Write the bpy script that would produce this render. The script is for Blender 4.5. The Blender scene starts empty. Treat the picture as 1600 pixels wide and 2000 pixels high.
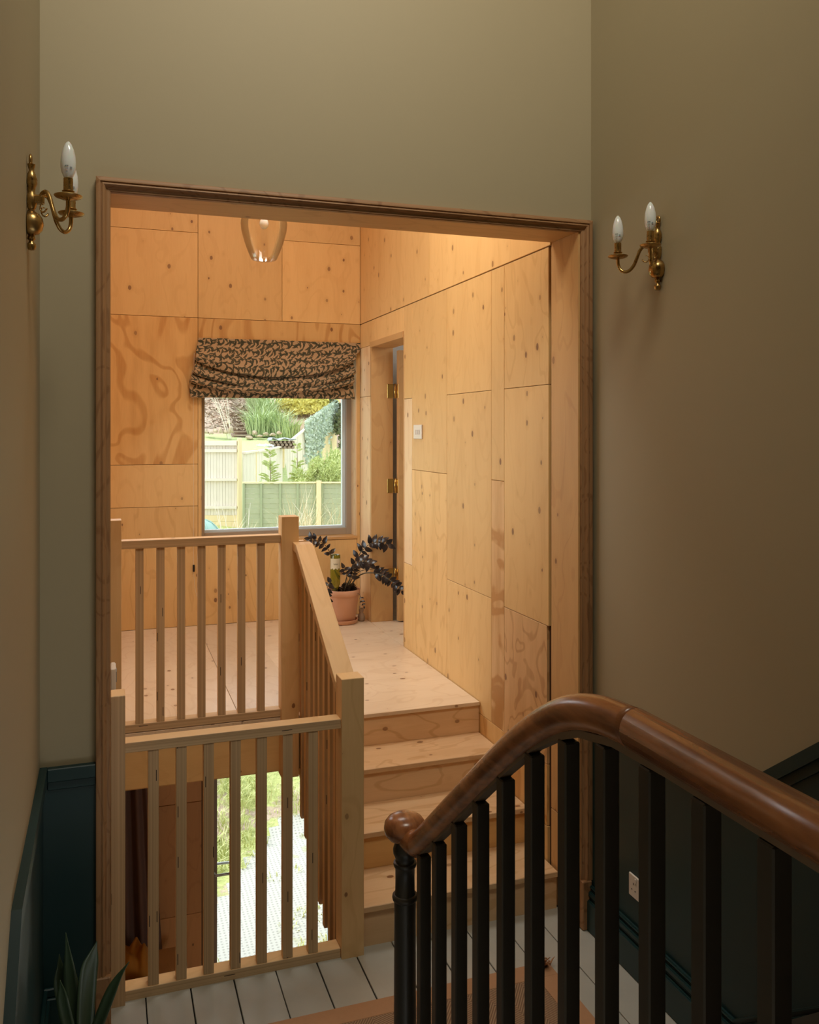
import bpy, bmesh, math, random
from mathutils import Vector, Matrix, noise
S = bpy.context.scene
COL = S.collection
rnd = random.Random(7)
PI = math.pi
R = math.radians

# ---------------------------------------------------------------- camera
EYE = 2.05
YAW = math.atan(590 / 1700)
cd = bpy.data.cameras.new('camera'); cam = bpy.data.objects.new('camera', cd); COL.objects.link(cam)
cam.location = (0, 0, EYE); cam.rotation_euler = (R(90), 0, -YAW)
cd.sensor_width = 36; cd.sensor_fit = 'AUTO'; cd.lens = 1700 / 2000 * 36
cd.shift_x = 0; cd.shift_y = -160 / 2000; cd.clip_start = 0.05; cd.clip_end = 300
S.camera = cam
# ---------------------------------------------------------------- exposure
S.view_settings.view_transform = 'Standard'; S.view_settings.look = 'None'
S.view_settings.gamma = 1; S.view_settings.use_curve_mapping = False
S.view_settings.exposure = 0.0
# ---------------------------------------------------------------- sky: bright overcast
SKY = 2.2
w = bpy.data.worlds.new('sky'); S.world = w; w.use_nodes = True
wn = w.node_tree; wn.nodes.clear()
wo = wn.nodes.new('ShaderNodeOutputWorld'); bg = wn.nodes.new('ShaderNodeBackground')
tc = wn.nodes.new('ShaderNodeTexCoord'); sx = wn.nodes.new('ShaderNodeSeparateXYZ'); cr = wn.nodes.new('ShaderNodeValToRGB')
wn.links.new(tc.outputs['Generated'], sx.inputs[0]); wn.links.new(sx.outputs['Z'], cr.inputs[0])
cr.color_ramp.elements[0].color = (0.93, 0.97, 1.0, 1); cr.color_ramp.elements[0].position = 0.0
cr.color_ramp.elements[1].color = (0.80, 0.90, 1.0, 1); cr.color_ramp.elements[1].position = 1.0
wn.links.new(cr.outputs[0], bg.inputs[0]); bg.inputs[1].default_value = SKY
wn.links.new(bg.outputs[0], wo.inputs[0])
# hazy sun, from the left and above the garden
sd = bpy.data.lights.new('sun', 'SUN'); so = bpy.data.objects.new('sun', sd); COL.objects.link(so)
sd.energy = 3.0; sd.angle = R(25); sd.color = (1.0, 0.95, 0.86)
so.location = (-10, 5, 20); so.rotation_euler = Vector((0.55, -0.12, -0.83)).to_track_quat('-Z', 'Y').to_euler()

def area(name, loc, target, sx_, sy_, power, col):
    d = bpy.data.lights.new(name, 'AREA'); o = bpy.data.objects.new(name, d); COL.objects.link(o)
    d.shape = 'RECTANGLE'; d.size = sx_; d.size_y = sy_; d.energy = power; d.color = col
    o.location = loc
    o.rotation_euler = (Vector(target) - Vector(loc)).to_track_quat('-Z', 'Y').to_euler()
    return o
# added lamps: assumed landing rooflight, assumed side window, and under the solid hall ceiling
area('assumed_rooflight_lamp', (0.95, 4.38, 4.62), (0.95, 4.38, 0), 1.1, 0.9, 31, (1.0, 0.97, 0.88))  # lamp added just below the assumed rooflight, out of view
area('assumed_side_window_lamp', (-0.30, 5.20, 2.05), (0.75, 4.75, 0.7), 1.4, 1.2, 21, (0.86, 0.94, 1.0))  # lamp added outside the assumed side window
h_ = area('hall_fill', (0.75, 1.3, 5.35), (0.80, 3.17, 3.6), 1.1, 1.1, 45, (1.0, 0.93, 0.77)); h_.data.spread = R(130)  # added fill lamp under the closed hall ceiling, which has no opening
area('next_room_fill', (3.3, 5.0, 2.9), (2.4, 6.6, 1.5), 0.8, 0.8, 12, (1.0, 0.97, 0.9))  # added fill lamp, brightens the room beyond the open door
area('lower_room_fill', (1.55, 3.6, -1.0), (0.35, 6.4, -1.0), 0.6, 0.6, 4.5, (1.0, 0.95, 0.88))  # added fill lamp below the hall floor, brightens the dark lower room

# ================================================================ helpers
CX, HY, FP = 800.0, 840.0, 1700.0
_F = Vector((math.sin(YAW), math.cos(YAW))); _R = Vector((math.cos(YAW), -math.sin(YAW)))
def _ray(x, y):
    d = _F + _R * ((x - CX) / FP)
    return Vector((d.x, d.y, (HY - y) / FP))
def atY(x, y, Y):
    r = _ray(x, y); t = Y / r.y
    return Vector((r.x * t, Y, r.z * t + EYE))
def atX(x, y, X):
    r = _ray(x, y); t = X / r.x
    return Vector((X, r.y * t, r.z * t + EYE))
def atZ(x, y, Z):
    r = _ray(x, y); t = (Z - EYE) / r.z
    return Vector((r.x * t, r.y * t, Z))
def atD(x, y, d):
    r = _ray(x, y)
    return Vector((r.x * d, r.y * d, r.z * d + EYE))

def wloc(o):
    v = Vector((0, 0, 0))
    while o is not None:
        v += o.location; o = o.parent
    return v
def tag(o, label=None, cat=None, group=None, kind=None):
    if label: o['label'] = label
    if cat: o['category'] = cat
    if group: o['group'] = group
    if kind: o['kind'] = kind
    return o
def empty(name, loc, label=None, cat=None, group=None, kind=None):
    o = bpy.data.objects.new(name, None); COL.objects.link(o); o.location = loc; o.empty_display_size = 0.05
    return tag(o, label, cat, group, kind)
def uvbox(me, grain, off):
    g = 'xyz'.index(grain); uv = me.uv_layers.new(name='UVMap')
    for p in me.polygons:
        n = p.normal; a = max(range(3), key=lambda i: abs(n[i]))
        ax = [i for i in range(3) if i != a]
        if g in ax: u, v = [i for i in ax if i != g][0], g
        else: u, v = ax
        for li in p.loop_indices:
            c = me.vertices[me.loops[li].vertex_index].co
            uv.data[li].uv = (c[u] + off[0], c[v] + off[1])
def build(name, bm, mats, parent=None, grain='z', smooth=False, centre=True, base=None, uvw=True, edge=None):
    """bm in world coordinates -> one object, origin at its centre (or base)"""
    me = bpy.data.meshes.new(name)
    bm.normal_update()
    bm.to_mesh(me); bm.free()
    if not isinstance(mats, (list, tuple)): mats = [mats]
    for m in mats: me.materials.append(m)
    if uvw: uvbox(me, grain, (rnd.uniform(0, 40), rnd.uniform(0, 40)))
    if edge:
        for p in me.polygons:
            if max(abs(p.normal[i]) for i in edge) > 0.7: p.material_index = 1
    if smooth:
        for p in me.polygons: p.use_smooth = True
    vs = me.vertices
    if base is not None: c = Vector(base)
    elif len(vs) and centre:
        c = Vector([(min(v.co[i] for v in vs) + max(v.co[i] for v in vs)) / 2 for i in range(3)])
        if parent is None: c.z = min(v.co.z for v in vs)
    else: c = Vector((0, 0, 0))
    me.transform(Matrix.Translation(-c))
    o = bpy.data.objects.new(name, me); COL.objects.link(o)
    if parent is not None:
        o.parent = parent; o.location = c - wloc(parent)
    else: o.location = c
    return o
def autosmooth(o, ang=35):
    me = o.data
    for p in me.polygons: p.use_smooth = True
    bm = bmesh.new(); bm.from_mesh(me)
    for e in bm.edges:
        if len(e.link_faces) == 2 and e.calc_face_angle(0) > R(ang): e.smooth = False
    bm.to_mesh(me); bm.free()
    return o
def bbox(bm, x0, x1, y0, y1, z0, z1, bev=0.0):
    r = bmesh.ops.create_cube(bm, size=1)
    for v in r['verts']:
        v.co = Vector((x0 + (v.co.x + .5) * (x1 - x0), y0 + (v.co.y + .5) * (y1 - y0), z0 + (v.co.z + .5) * (z1 - z0)))
    if bev > 0:
        es = list({e for v in r['verts'] for e in v.link_edges})
        bmesh.ops.bevel(bm, geom=es, offset=bev, segments=1, affect='EDGES', profile=.5)
def box(name, x0, x1, y0, y1, z0, z1, mat, parent=None, grain='z', bev=0.0015, edge=None):
    bm = bmesh.new(); bbox(bm, x0, x1, y0, y1, z0, z1, bev)
    return build(name, bm, mat, parent, grain, edge=edge)
def prism(bm, pts, axis, a0, a1):
    """polygon pts (2D in the other two axes, in order) extruded along axis from a0 to a1"""
    def mk(p, a):
        if axis == 'x': return (a, p[0], p[1])
        if axis == 'y': return (p[0], a, p[1])
        return (p[0], p[1], a)
    A = [bm.verts.new(mk(p, a0)) for p in pts]; B = [bm.verts.new(mk(p, a1)) for p in pts]
    n = len(pts)
    bm.faces.new(A[::-1]); bm.faces.new(B)
    for i in range(n): bm.faces.new((A[i], A[(i + 1) % n], B[(i + 1) % n], B[i]))
    bmesh.ops.recalc_face_normals(bm, faces=bm.faces)
def tube(bm, pts, rad, seg=8, flat=1.0, up=None, cap=True):
    pts = [Vector(p) for p in pts]; n = len(pts)
    if not isinstance(rad, (list, tuple)): rad = [rad] * n
    rings = []; prev = None
    for i, p in enumerate(pts):
        t = (pts[min(i + 1, n - 1)] - pts[max(i - 1, 0)]).normalized()
        if up is not None: b = Vector(up)
        elif prev is None: b = Vector((0, 0, 1)) if abs(t.z) < .9 else Vector((1, 0, 0))
        else: b = prev
        s = t.cross(b)
        if s.length < 1e-6: s = t.orthogonal()
        s.normalize(); u = s.cross(t).normalized(); prev = u
        rings.append([bm.verts.new(p + (s * math.cos(2 * PI * k / seg) + u * math.sin(2 * PI * k / seg) * flat) * rad[i]) for k in range(seg)])
    for a, b in zip(rings, rings[1:]):
        for k in range(seg): bm.faces.new((a[k], a[(k + 1) % seg], b[(k + 1) % seg], b[k]))
    if cap:
        bm.faces.new(rings[0][::-1]); bm.faces.new(rings[-1])
def lathe(bm, prof, c, seg=24, half=None, cap=True):
    """prof: list of (r, z) ; c centre"""
    c = Vector(c); rings = []
    for r, z in prof:
        rings.append([bm.verts.new(c + Vector((max(r, 1e-4) * math.cos(2 * PI * k / seg), max(r, 1e-4) * math.sin(2 * PI * k / seg), z))) for k in range(seg)])
    for a, b in zip(rings, rings[1:]):
        for k in range(seg): bm.faces.new((a[k], a[(k + 1) % seg], b[(k + 1) % seg], b[k]))
    if cap:
        bm.faces.new(rings[0][::-1]); bm.faces.new(rings[-1])
    bmesh.ops.recalc_face_normals(bm, faces=bm.faces)
def spline(pts, n=6):
    pts = [Vector(p) for p in pts]; out = []
    P_ = [pts[0] * 2 - pts[1]] + pts + [pts[-1] * 2 - pts[-2]]
    for i in range(1, len(P_) - 2):
        a, b, c, d = P_[i - 1:i + 3]
        for k in range(n):
            t = k / n
            out.append(.5 * ((2 * b) + (c - a) * t + (2 * a - 5 * b + 4 * c - d) * t * t + (3 * b - a - 3 * c + d) * t ** 3))
    out.append(pts[-1]); return out

# ================================================================ materials
class NT:
    def __init__(s, name):
        s.m = bpy.data.materials.new(name); s.m.use_nodes = True; s.t = s.m.node_tree; s.t.nodes.clear()
        s.o = s.n('ShaderNodeOutputMaterial'); s.b = s.n('ShaderNodeBsdfPrincipled'); s.l(s.b.outputs[0], s.o.inputs[0])
    def n(s, k, **kw):
        x = s.t.nodes.new(k)
        for a, b in kw.items(): setattr(x, a, b)
        return x
    def l(s, a, b): s.t.links.new(a, b)
    def put(s, sock, v):
        if hasattr(v, 'links'): s.l(v, sock)
        elif v is not None: sock.default_value = v
    def math(s, op, a, b=None, c=None, clamp=False):
        x = s.n('ShaderNodeMath', operation=op); x.use_clamp = clamp
        s.put(x.inputs[0], a); s.put(x.inputs[1], b)
        if c is not None: s.put(x.inputs[2], c)
        return x.outputs[0]
    def vmath(s, op, a, b=None):
        x = s.n('ShaderNodeVectorMath', operation=op); s.put(x.inputs[0], a); s.put(x.inputs[1], b); return x.outputs[0]
    def mix(s, f, a, b, mode='MIX'):
        x = s.n('ShaderNodeMix', data_type='RGBA', blend_type=mode); s.put(x.inputs[0], f)
        s.put(x.inputs[6], a if hasattr(a, 'links') else (*a, 1)); s.put(x.inputs[7], b if hasattr(b, 'links') else (*b, 1)); return x.outputs[2]
    def noise(s, v, scale, detail=3, rough=.5, dist=0, dim='3D'):
        x = s.n('ShaderNodeTexNoise', noise_dimensions=dim); s.put(x.inputs['Vector'], v); x.inputs['Scale'].default_value = scale
        x.inputs['Detail'].default_value = detail; x.inputs['Roughness'].default_value = rough; x.inputs['Distortion'].default_value = dist
        return x.outputs['Fac']
    def ss(s, v, a, b, lo=0.0, hi=1.0):
        x = s.n('ShaderNodeMapRange', interpolation_type='SMOOTHSTEP'); s.put(x.inputs[0], v)
        for i, q in ((1, a), (2, b), (3, lo), (4, hi)): s.put(x.inputs[i], q)
        return x.outputs[0]
    def sep(s, v):
        x = s.n('ShaderNodeSeparateXYZ'); s.l(v, x.inputs[0]); return x.outputs
    def uv(s): return s.n('ShaderNodeUVMap').outputs[0]
    def obj(s): return s.n('ShaderNodeTexCoord').outputs['Object']
    def pos(s): return s.n('ShaderNodeNewGeometry').outputs['Position']
    def rand(s): return s.n('ShaderNodeObjectInfo').outputs['Random']
    def bump(s, h, strength=.2, dist=.002):
        x = s.n('ShaderNodeBump'); x.inputs['Strength'].default_value = strength; x.inputs['Distance'].default_value = dist
        s.l(h, x.inputs['Height']); s.l(x.outputs[0], s.b.inputs['Normal'])
    def done(s, col=None, rough=.5, metal=0, **kw):
        if col is not None: s.put(s.b.inputs['Base Color'], col if hasattr(col, 'links') else (*col, 1))
        s.put(s.b.inputs['Roughness'], rough); s.b.inputs['Metallic'].default_value = metal
        for k, v in kw.items(): s.b.inputs[k.replace('_', ' ')].default_value = v
        return s.m

def ply(name, base, dark, figure=.25, knots=.62, kscale=5.0, rough=.5, lines=7.0, kdark=(.24, .11, .045), vary=.16, aniso=(4.0, 1.5, 1), thin=.72):
    t = NT(name); uv = t.uv()
    a = t.vmath('MULTIPLY', uv, aniso)
    nz = t.noise(a, 1.0, 2, .5, .5)
    ring = t.math('SINE', t.math('MULTIPLY', nz, lines * 2 * PI))
    ring = t.ss(ring, thin, 1.0)
    broad = t.noise(t.vmath('MULTIPLY', uv, (9, 1.1, 1)), 1.0, 4, .6)
    fine = t.noise(t.vmath('MULTIPLY', uv, (190, 9, 1)), 1.0, 3, .6)
    f = t.math('ADD', t.math('MULTIPLY', ring, figure), t.math('MULTIPLY', t.ss(broad, .35, .75), figure * .7 + .12))
    f = t.math('ADD', f, t.math('MULTIPLY', t.math('SUBTRACT', fine, .5), .35), clamp=True)
    col = t.mix(f, base, dark)
    # knots: one ellipse per cell, only where the cell's random number is high
    kv = t.vmath('MULTIPLY', uv, (kscale, kscale * .72, 1))
    vo = t.n('ShaderNodeTexVoronoi', voronoi_dimensions='2D'); t.l(kv, vo.inputs['Vector']); vo.inputs['Scale'].default_value = 1; vo.inputs['Randomness'].default_value = .9
    d = t.sep(t.vmath('SUBTRACT', kv, vo.outputs['Position']))
    dx = t.math('DIVIDE', d[0], kscale); dy = t.math('DIVIDE', d[1], kscale * .72 * 1.45)
    dist = t.math('SQRT', t.math('ADD', t.math('POWER', dx, 2), t.math('POWER', dy, 2)))
    cs = t.sep(vo.outputs['Color'])
    size = t.math('MULTIPLY', t.ss(cs[0], 1 - knots, 1.0), .0125)
    wob = t.math('MULTIPLY', t.math('SUBTRACT', t.noise(uv, 160, 1), .5), .004)
    e = t.math('SUBTRACT', t.math('ADD', dist, wob), size)
    kn = t.math('MULTIPLY', t.ss(e, -.003, .0005, 1, 0), t.math('GREATER_THAN', cs[0], 1 - knots + .02))
    kn = t.math('MULTIPLY', kn, t.math('ADD', t.math('MULTIPLY', cs[1], .45), .55))
    halo = t.math('MULTIPLY', t.ss(e, 0, .022, 1, 0), t.math('MULTIPLY', t.math('GREATER_THAN', cs[0], 1 - knots + .02), .22))
    col = t.mix(halo, col, dark); col = t.mix(kn, col, kdark)
    rv = t.rand(); hs = t.n('ShaderNodeHueSaturation'); t.l(col, hs.inputs['Color'])
    t.l(t.math('ADD', t.math('MULTIPLY', rv, vary), 1 - vary / 2), hs.inputs['Value'])
    t.bump(fine, .12, .001)
    return t.done(hs.outputs[0], rough, 0, Specular_IOR_Level=.35)
def laminated(name, a, b, n=330.0):
    t = NT(name); uv = t.uv(); s = t.sep(uv)
    st = t.math('ADD', t.math('MULTIPLY', s[0], n), t.math('MULTIPLY', t.noise(t.vmath('MULTIPLY', uv, (20, 3, 1)), 1, 2), 1.2))
    fl = t.math('FLOOR', st); wn_ = t.n('ShaderNodeTexWhiteNoise', noise_dimensions='1D'); t.l(fl, wn_.inputs['W'])
    rv = wn_.outputs['Value']
    line = t.math('MULTIPLY', t.ss(t.math('FRACT', st), .0, .28, 1, 0), .5)
    f = t.math('ADD', t.math('MULTIPLY', rv, .6), line, clamp=True)
    col = t.mix(f, a, b)
    # little glue voids, long thin slots
    vv = t.vmath('MULTIPLY', uv, (40, 7, 1)); vo = t.n('ShaderNodeTexVoronoi', voronoi_dimensions='2D'); t.l(vv, vo.inputs['Vector']); vo.inputs['Scale'].default_value = 1
    d = t.sep(t.vmath('SUBTRACT', vv, vo.outputs['Position'])); cs = t.sep(vo.outputs['Color'])
    inx = t.math('LESS_THAN', t.math('ABSOLUTE', d[0]), .055); iny = t.math('LESS_THAN', t.math('ABSOLUTE', d[1]), .14)
    vd = t.math('MULTIPLY', t.math('MULTIPLY', inx, iny), t.math('GREATER_THAN', cs[0], .86))
    col = t.mix(vd, col, (.03, .015, .01))
    return t.done(col, .6)
def plain(name, c, rough=.5, metal=0, var=0.0, scale=8, bump=0, bscale=60, **kw):
    t = NT(name)
    col = c
    if var:
        n = t.noise(t.pos(), scale, 4, .6); col = t.mix(t.math('MULTIPLY', n, 1), tuple(x * (1 - var) for x in c), tuple(min(1, x * (1 + var)) for x in c))
    if bump: t.bump(t.noise(t.pos(), bscale, 3), bump, .002)
    return t.done(col, rough, metal, **kw)

BASE = (.77, .490, .205); DARK = (.54, .275, .085)
M = {}
M['ply'] = ply('plywood_pale', BASE, DARK, .12, .52, 7.5)
M['ply_fig'] = ply('plywood_figured', (.74, .45, .175), (.51, .24, .065), .55, .5, 6.0, lines=7.0, aniso=(2.6, 1.4, 1), thin=.25)
M['ply_knot'] = ply('plywood_knotty', BASE, DARK, .26, .68, 8.0)
M['ply_floor'] = ply('plywood_floor', (.77, .59, .41), (.60, .40, .23), .26, .6, 7.0, rough=.30, aniso=(4, 2, 1))
M['ply_tread'] = ply('plywood_tread', (.74, .50, .285), (.53, .30, .13), .42, .7, 7.0, rough=.42, lines=6, aniso=(5, 1.8, 1))
M['ply_light_lit'] = ply('plywood_light_and_lit', (.86, .62, .36), (.70, .44, .22), .35, .5, 8.0, lines=6)  # light-toned strip; also carries window light put into the colour
M['ply_lower'] = ply('plywood_lower', (.76, .40, .16), (.55, .25, .09), .2, .5, 5.0)
M['newel'] = ply('newel_wood', (.76, .50, .245), (.56, .32, .13), .2, .3, 6.0)
M['lam'] = laminated('laminated_edge', (.66, .46, .26), (.42, .26, .135))
M['pine'] = ply('pine_casing', (.38, .205, .095), (.20, .09, .035), .45, .12, 4.0, lines=14, vary=.05)
M['pine_liner'] = ply('pine_liner', (.66, .385, .155), (.46, .225, .075), .22, .55, 5.5)
M['paint'] = plain('wall_paint_khaki', (.385, .320, .200), .62, var=.03, scale=1.5, bump=.05, bscale=240)
M['green'] = plain('dado_paint_teal', (.009, .034, .035), .42, var=.12, scale=3, bump=.06, bscale=90, Specular_IOR_Level=.4)
M['boards'] = plain('floor_paint_grey', (.41, .40, .355), .30, var=.10, scale=9, bump=.25, bscale=30)
M['gap'] = plain('joint_dark', (.015, .011, .008), .9)
M['gapwood'] = plain('joint_wood_dark', (.10, .045, .018), .9)
M['ceil'] = plain('ceiling_paint', (.42, .38, .29), .8)
M['white'] = plain('white_plastic', (.72, .66, .58), .35)
M['black'] = plain('black_plastic', (.01, .01, .01), .4)
M['dark_bal'] = plain('dark_brown_paint', (.042, .034, .025), .42, var=.15, scale=20)
M['frame'] = plain('greige_window_frame', (.40, .32, .235), .45)
M['frame_out'] = plain('pale_blue_white_frame', (.70, .80, .84), .4)
M['terra'] = plain('terracotta', (.70, .37, .22), .75, var=.06, scale=14)
M['terra_dark'] = plain('dark_terracotta', (.12, .055, .035), .7)
M['soil'] = plain('soil', (.02, .012, .008), .95)
M['zz'] = plain('near_black_leaf', (.030, .022, .020), .22, var=.2, scale=30)
M['zzstem'] = plain('dark_stem', (.10, .085, .05), .35)
M['cone'] = plain('pine_cone_scale', (.055, .030, .020), .7)
M['chrome'] = plain('brushed_steel', (.62, .62, .60), .35, .6)
M['curtain'] = plain('mauve_brown_cloth', (.20, .115, .085), .85)
M['ochre'] = plain('ochre_cloth', (.62, .26, .03), .8)
M['navy'] = plain('navy_cloth', (.012, .012, .024), .85)
M['cordm'] = plain('cream_cord', (.75, .65, .5), .7)
M['jute'] = plain('rug_border_tan', (.42, .22, .11), .9, var=.08, scale=40, bump=.3, bscale=400)

def brass():
    t = NT('aged_brass'); n = t.noise(t.pos(), 35, 3)
    return t.done(t.mix(n, (.34, .20, .065), (.52, .34, .13)), t.ss(n, .3, .7, .22, .38), 1)
M['brass'] = brass()
def hinge():
    return plain('bright_brass', (.75, .5, .15), .2, 1)
M['hinge'] = hinge()
def bulb():
    t = NT('opal_glass_bulb'); return t.done((.80, .82, .80), .16, 0, Subsurface_Weight=.2, Coat_Weight=.5)
M['bulb'] = bulb()
M['print'] = plain('grey_print', (.25, .28, .28), .5)
def rail():
    t = NT('polished_mahogany'); p = t.pos()
    g = t.noise(t.vmath('MULTIPLY', p, (40, 5, 22)), 1, 4, .6, .3); b = t.noise(t.vmath('MULTIPLY', p, (9, 2.5, 6)), 1, 3)
    c = t.mix(t.ss(g, .3, .7), (.42, .155, .055), (.17, .055, .020)); c = t.mix(t.math('MULTIPLY', t.ss(b, .5, .75), .5), c, (.05, .018, .010))
    return t.done(c, .27, 0, Coat_Weight=.35, Coat_Roughness=.2)
M['rail'] = rail()
def glassm(name, tint=(1, 1, 1), spec=.08):
    t = NT(name); t.t.nodes.remove(t.b)
    tr = t.n('ShaderNodeBsdfTransparent'); tr.inputs[0].default_value = (*tint, 1)
    gl = t.n('ShaderNodeBsdfGlossy'); gl.inputs[1].default_value = .02
    fr = t.n('ShaderNodeFresnel'); fr.inputs[0].default_value = 1.45
    mx = t.n('ShaderNodeMixShader'); t.l(t.math('MULTIPLY', fr.outputs[0], spec / .04 * .5, clamp=True), mx.inputs[0])
    t.l(tr.outputs[0], mx.inputs[1]); t.l(gl.outputs[0], mx.inputs[2]); t.l(mx.outputs[0], t.o.inputs[0]); return t.m
M['pane'] = glassm('window_glass', (.96, .98, .97))
M['shade'] = glassm('pendant_glass', (.995, .995, .99), .05)
def bottle():
    t = NT('olive_bottle_glass'); return t.done((.38, .36, .04), .08, 0, Transmission_Weight=.7, IOR=1.5)
M['bottle'] = bottle()
M['label'] = plain('cream_paper', (.72, .62, .42), .7)

def fabric():
    t = NT('leaf_print_fabric'); uv = t.uv()
    base = (.44, .29, .155); leaf = (.034, .036, .015)
    col = None
    mask = None
    wob = t.vmath('MULTIPLY', t.vmath('SUBTRACT', t.n('ShaderNodeTexNoise').outputs['Color'], (.5, .5, .5)), (0, 0, 0))
    for i, (sc, ang, off) in enumerate(((22, .75, .0), (22, -.75, 3.3), (24, .1, 7.7), (23, -1.3, 5.2))):
        cv = t.vmath('MULTIPLY', t.vmath('ADD', uv, (off, off * 1.7, 0)), (sc, sc * .62, 1))
        vo = t.n('ShaderNodeTexVoronoi', voronoi_dimensions='2D'); t.l(cv, vo.inputs['Vector']); vo.inputs['Scale'].default_value = 1; vo.inputs['Randomness'].default_value = .55
        d = t.sep(t.vmath('SUBTRACT', cv, vo.outputs['Position']))
        dx = t.math('DIVIDE', d[0], sc); dy = t.math('DIVIDE', d[1], sc * .62)
        cs = t.sep(vo.outputs['Color'])
        a = t.math('ADD', t.math('MULTIPLY', t.math('SUBTRACT', cs[0], .5), 1.0), ang)
        ca = t.math('COSINE', a); sa = t.math('SINE', a)
        lx = t.math('SUBTRACT', t.math('MULTIPLY', dx, ca), t.math('MULTIPLY', dy, sa))
        ly = t.math('ADD', t.math('MULTIPLY', dx, sa), t.math('MULTIPLY', dy, ca))
        lx = t.math('ADD', lx, t.math('MULTIPLY', t.math('POWER', ly, 2), 11.0))
        prof = t.math('MULTIPLY', t.math('SUBTRACT', 1.0, t.math('POWER', t.math('DIVIDE', ly, .028), 2)), .0070)
        m = t.ss(t.math('SUBTRACT', t.math('ABSOLUTE', lx), prof), -.0008, .0008, 1, 0)
        vein = t.ss(t.math('ABSOLUTE', lx), .0005, .0012, 0, 1)
        m = t.math('MULTIPLY', m, t.math('ADD', t.math('MULTIPLY', vein, .45), .55))
        mask = m if mask is None else t.math('MAXIMUM', mask, m)
    return t.done(t.mix(mask, base, leaf), .85, 0, Sheen_Weight=.1)
M['fabric'] = fabric()
def rug():
    t = NT('herringbone_sisal'); s = t.sep(t.uv())
    zig = t.math('ABSOLUTE', t.math('SUBTRACT', t.math('FRACT', t.math('MULTIPLY', s[0], 7)), .5))
    st = t.math('SINE', t.math('MULTIPLY', t.math('ADD', s[1], t.math('MULTIPLY', zig, .20)), 2 * PI * 70))
    f = t.ss(st, -.6, .6); t.bump(f, .5, .003)
    return t.done(t.mix(f, (.19, .105, .058), (.36, .225, .13)), .95)
M['rug'] = rug()
def gravel():
    t = NT('white_gravel_grid'); p = t.pos()
    vo = t.n('ShaderNodeTexVoronoi', voronoi_dimensions='2D'); t.l(p, vo.inputs['Vector']); vo.inputs['Scale'].default_value = 26; vo.inputs['Randomness'].default_value = .15
    d = t.ss(vo.outputs['Distance'], .12, .36, 1, 0)
    n = t.noise(p, 1.6, 4, .6); g = t.noise(p, 60, 2)
    c = t.mix(t.math('MULTIPLY', d, .6), (.56, .56, .52), (.22, .22, .20)); c = t.mix(t.math('MULTIPLY', g, .25), c, (.34, .32, .28))
    c = t.mix(t.ss(n, .60, .68, 0, .6), c, (.42, .42, .20))
    t.bump(g, .4, .01)
    return t.done(c, .9)
M['gravel'] = gravel()
def ground():
    t = NT('garden_ground'); p = t.pos(); s = t.sep(p)
    n = t.noise(p, 2.2, 5, .65); f = t.noise(p, 28, 3)
    grass = t.mix(f, (.30, .36, .10), (.66, .68, .30)); soil = t.mix(f, (.34, .25, .18), (.68, .55, .44))
    lawn = t.mix(f, (.42, .52, .20), (.62, .68, .36))
    c = t.mix(t.ss(n, .52, .60), grass, soil)
    inl = t.math('MULTIPLY', t.math('GREATER_THAN', s[1], 17.8), t.math('LESS_THAN', s[1], 27.2)); c = t.mix(inl, c, lawn)
    hill = t.math('GREATER_THAN', s[1], 27.2); c = t.mix(hill, c, t.mix(t.math('MULTIPLY', t.ss(n, .35, .6), .8), soil, (.46, .31, .22)))
    t.bump(f, .6, .05)
    return t.done(c, .95)
M['ground'] = ground()
def leafy(name, a, b, rough=.6):
    t = NT(name); n = t.noise(t.pos(), 6, 3); r = t.n('ShaderNodeTexWhiteNoise', noise_dimensions='3D'); t.l(t.n('ShaderNodeNewGeometry').outputs['True Normal'], r.inputs['Vector'])
    return t.done(t.mix(t.math('MULTIPLY', t.math('ADD', n, r.outputs['Value']), .5), a, b), rough, 0)
M['g_grass'] = leafy('grass_blades', (.38, .44, .12), (.80, .80, .42))
M['g_tall'] = leafy('tall_grass_blades', (.24, .36, .15), (.66, .74, .40))
M['g_straw'] = leafy('straw_blades', (.48, .36, .18), (.85, .72, .48))
M['g_conifer'] = leafy('conifer_green', (.36, .44, .14), (.74, .80, .36))
M['g_yellow'] = leafy('yellow_shrub', (.44, .42, .08), (.95, .84, .25))
M['g_dark'] = leafy('dark_shrub', (.06, .09, .04), (.22, .24, .12))
M['g_ivy'] = leafy('ivy_leaf', (.12, .20, .12), (.75, .82, .66))
M['snake'] = plain('deep_green_leaf', (.045, .075, .035), .38, var=.35, scale=12)
M['twig'] = plain('pale_twig', (.80, .72, .60), .8)
M['fence_pale'] = plain('weathered_fence_board', (.74, .66, .56), .8, var=.1, scale=5)
M['fence_post'] = plain('yellow_pine_post', (.80, .64, .38), .8, var=.08, scale=3)
M['fence_green'] = plain('green_fence_board', (.40, .42, .27), .8, var=.15, scale=6)
M['fence_greend'] = plain('green_fence_batten', (.33, .37, .22), .8)
M['stone'] = plain('garden_stone', (.48, .38, .27), .9, var=.3, scale=3)
M['sleeper'] = plain('old_sleeper', (.40, .31, .23), .9, var=.25, scale=6)
M['sleeper_top'] = plain('step_brick', (.52, .36, .27), .9, var=.3, scale=9)
M['teal'] = plain('pale_teal_shell', (.30, .46, .40), .5)
M['tarp'] = plain('grey_sheet', (.38, .41, .44), .6)
M['logs'] = plain('log_pile', (.30, .22, .17), .9, var=.3, scale=10)
M['render_wall'] = plain('outside_wall', (.6, .52, .42), .9)

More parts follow.
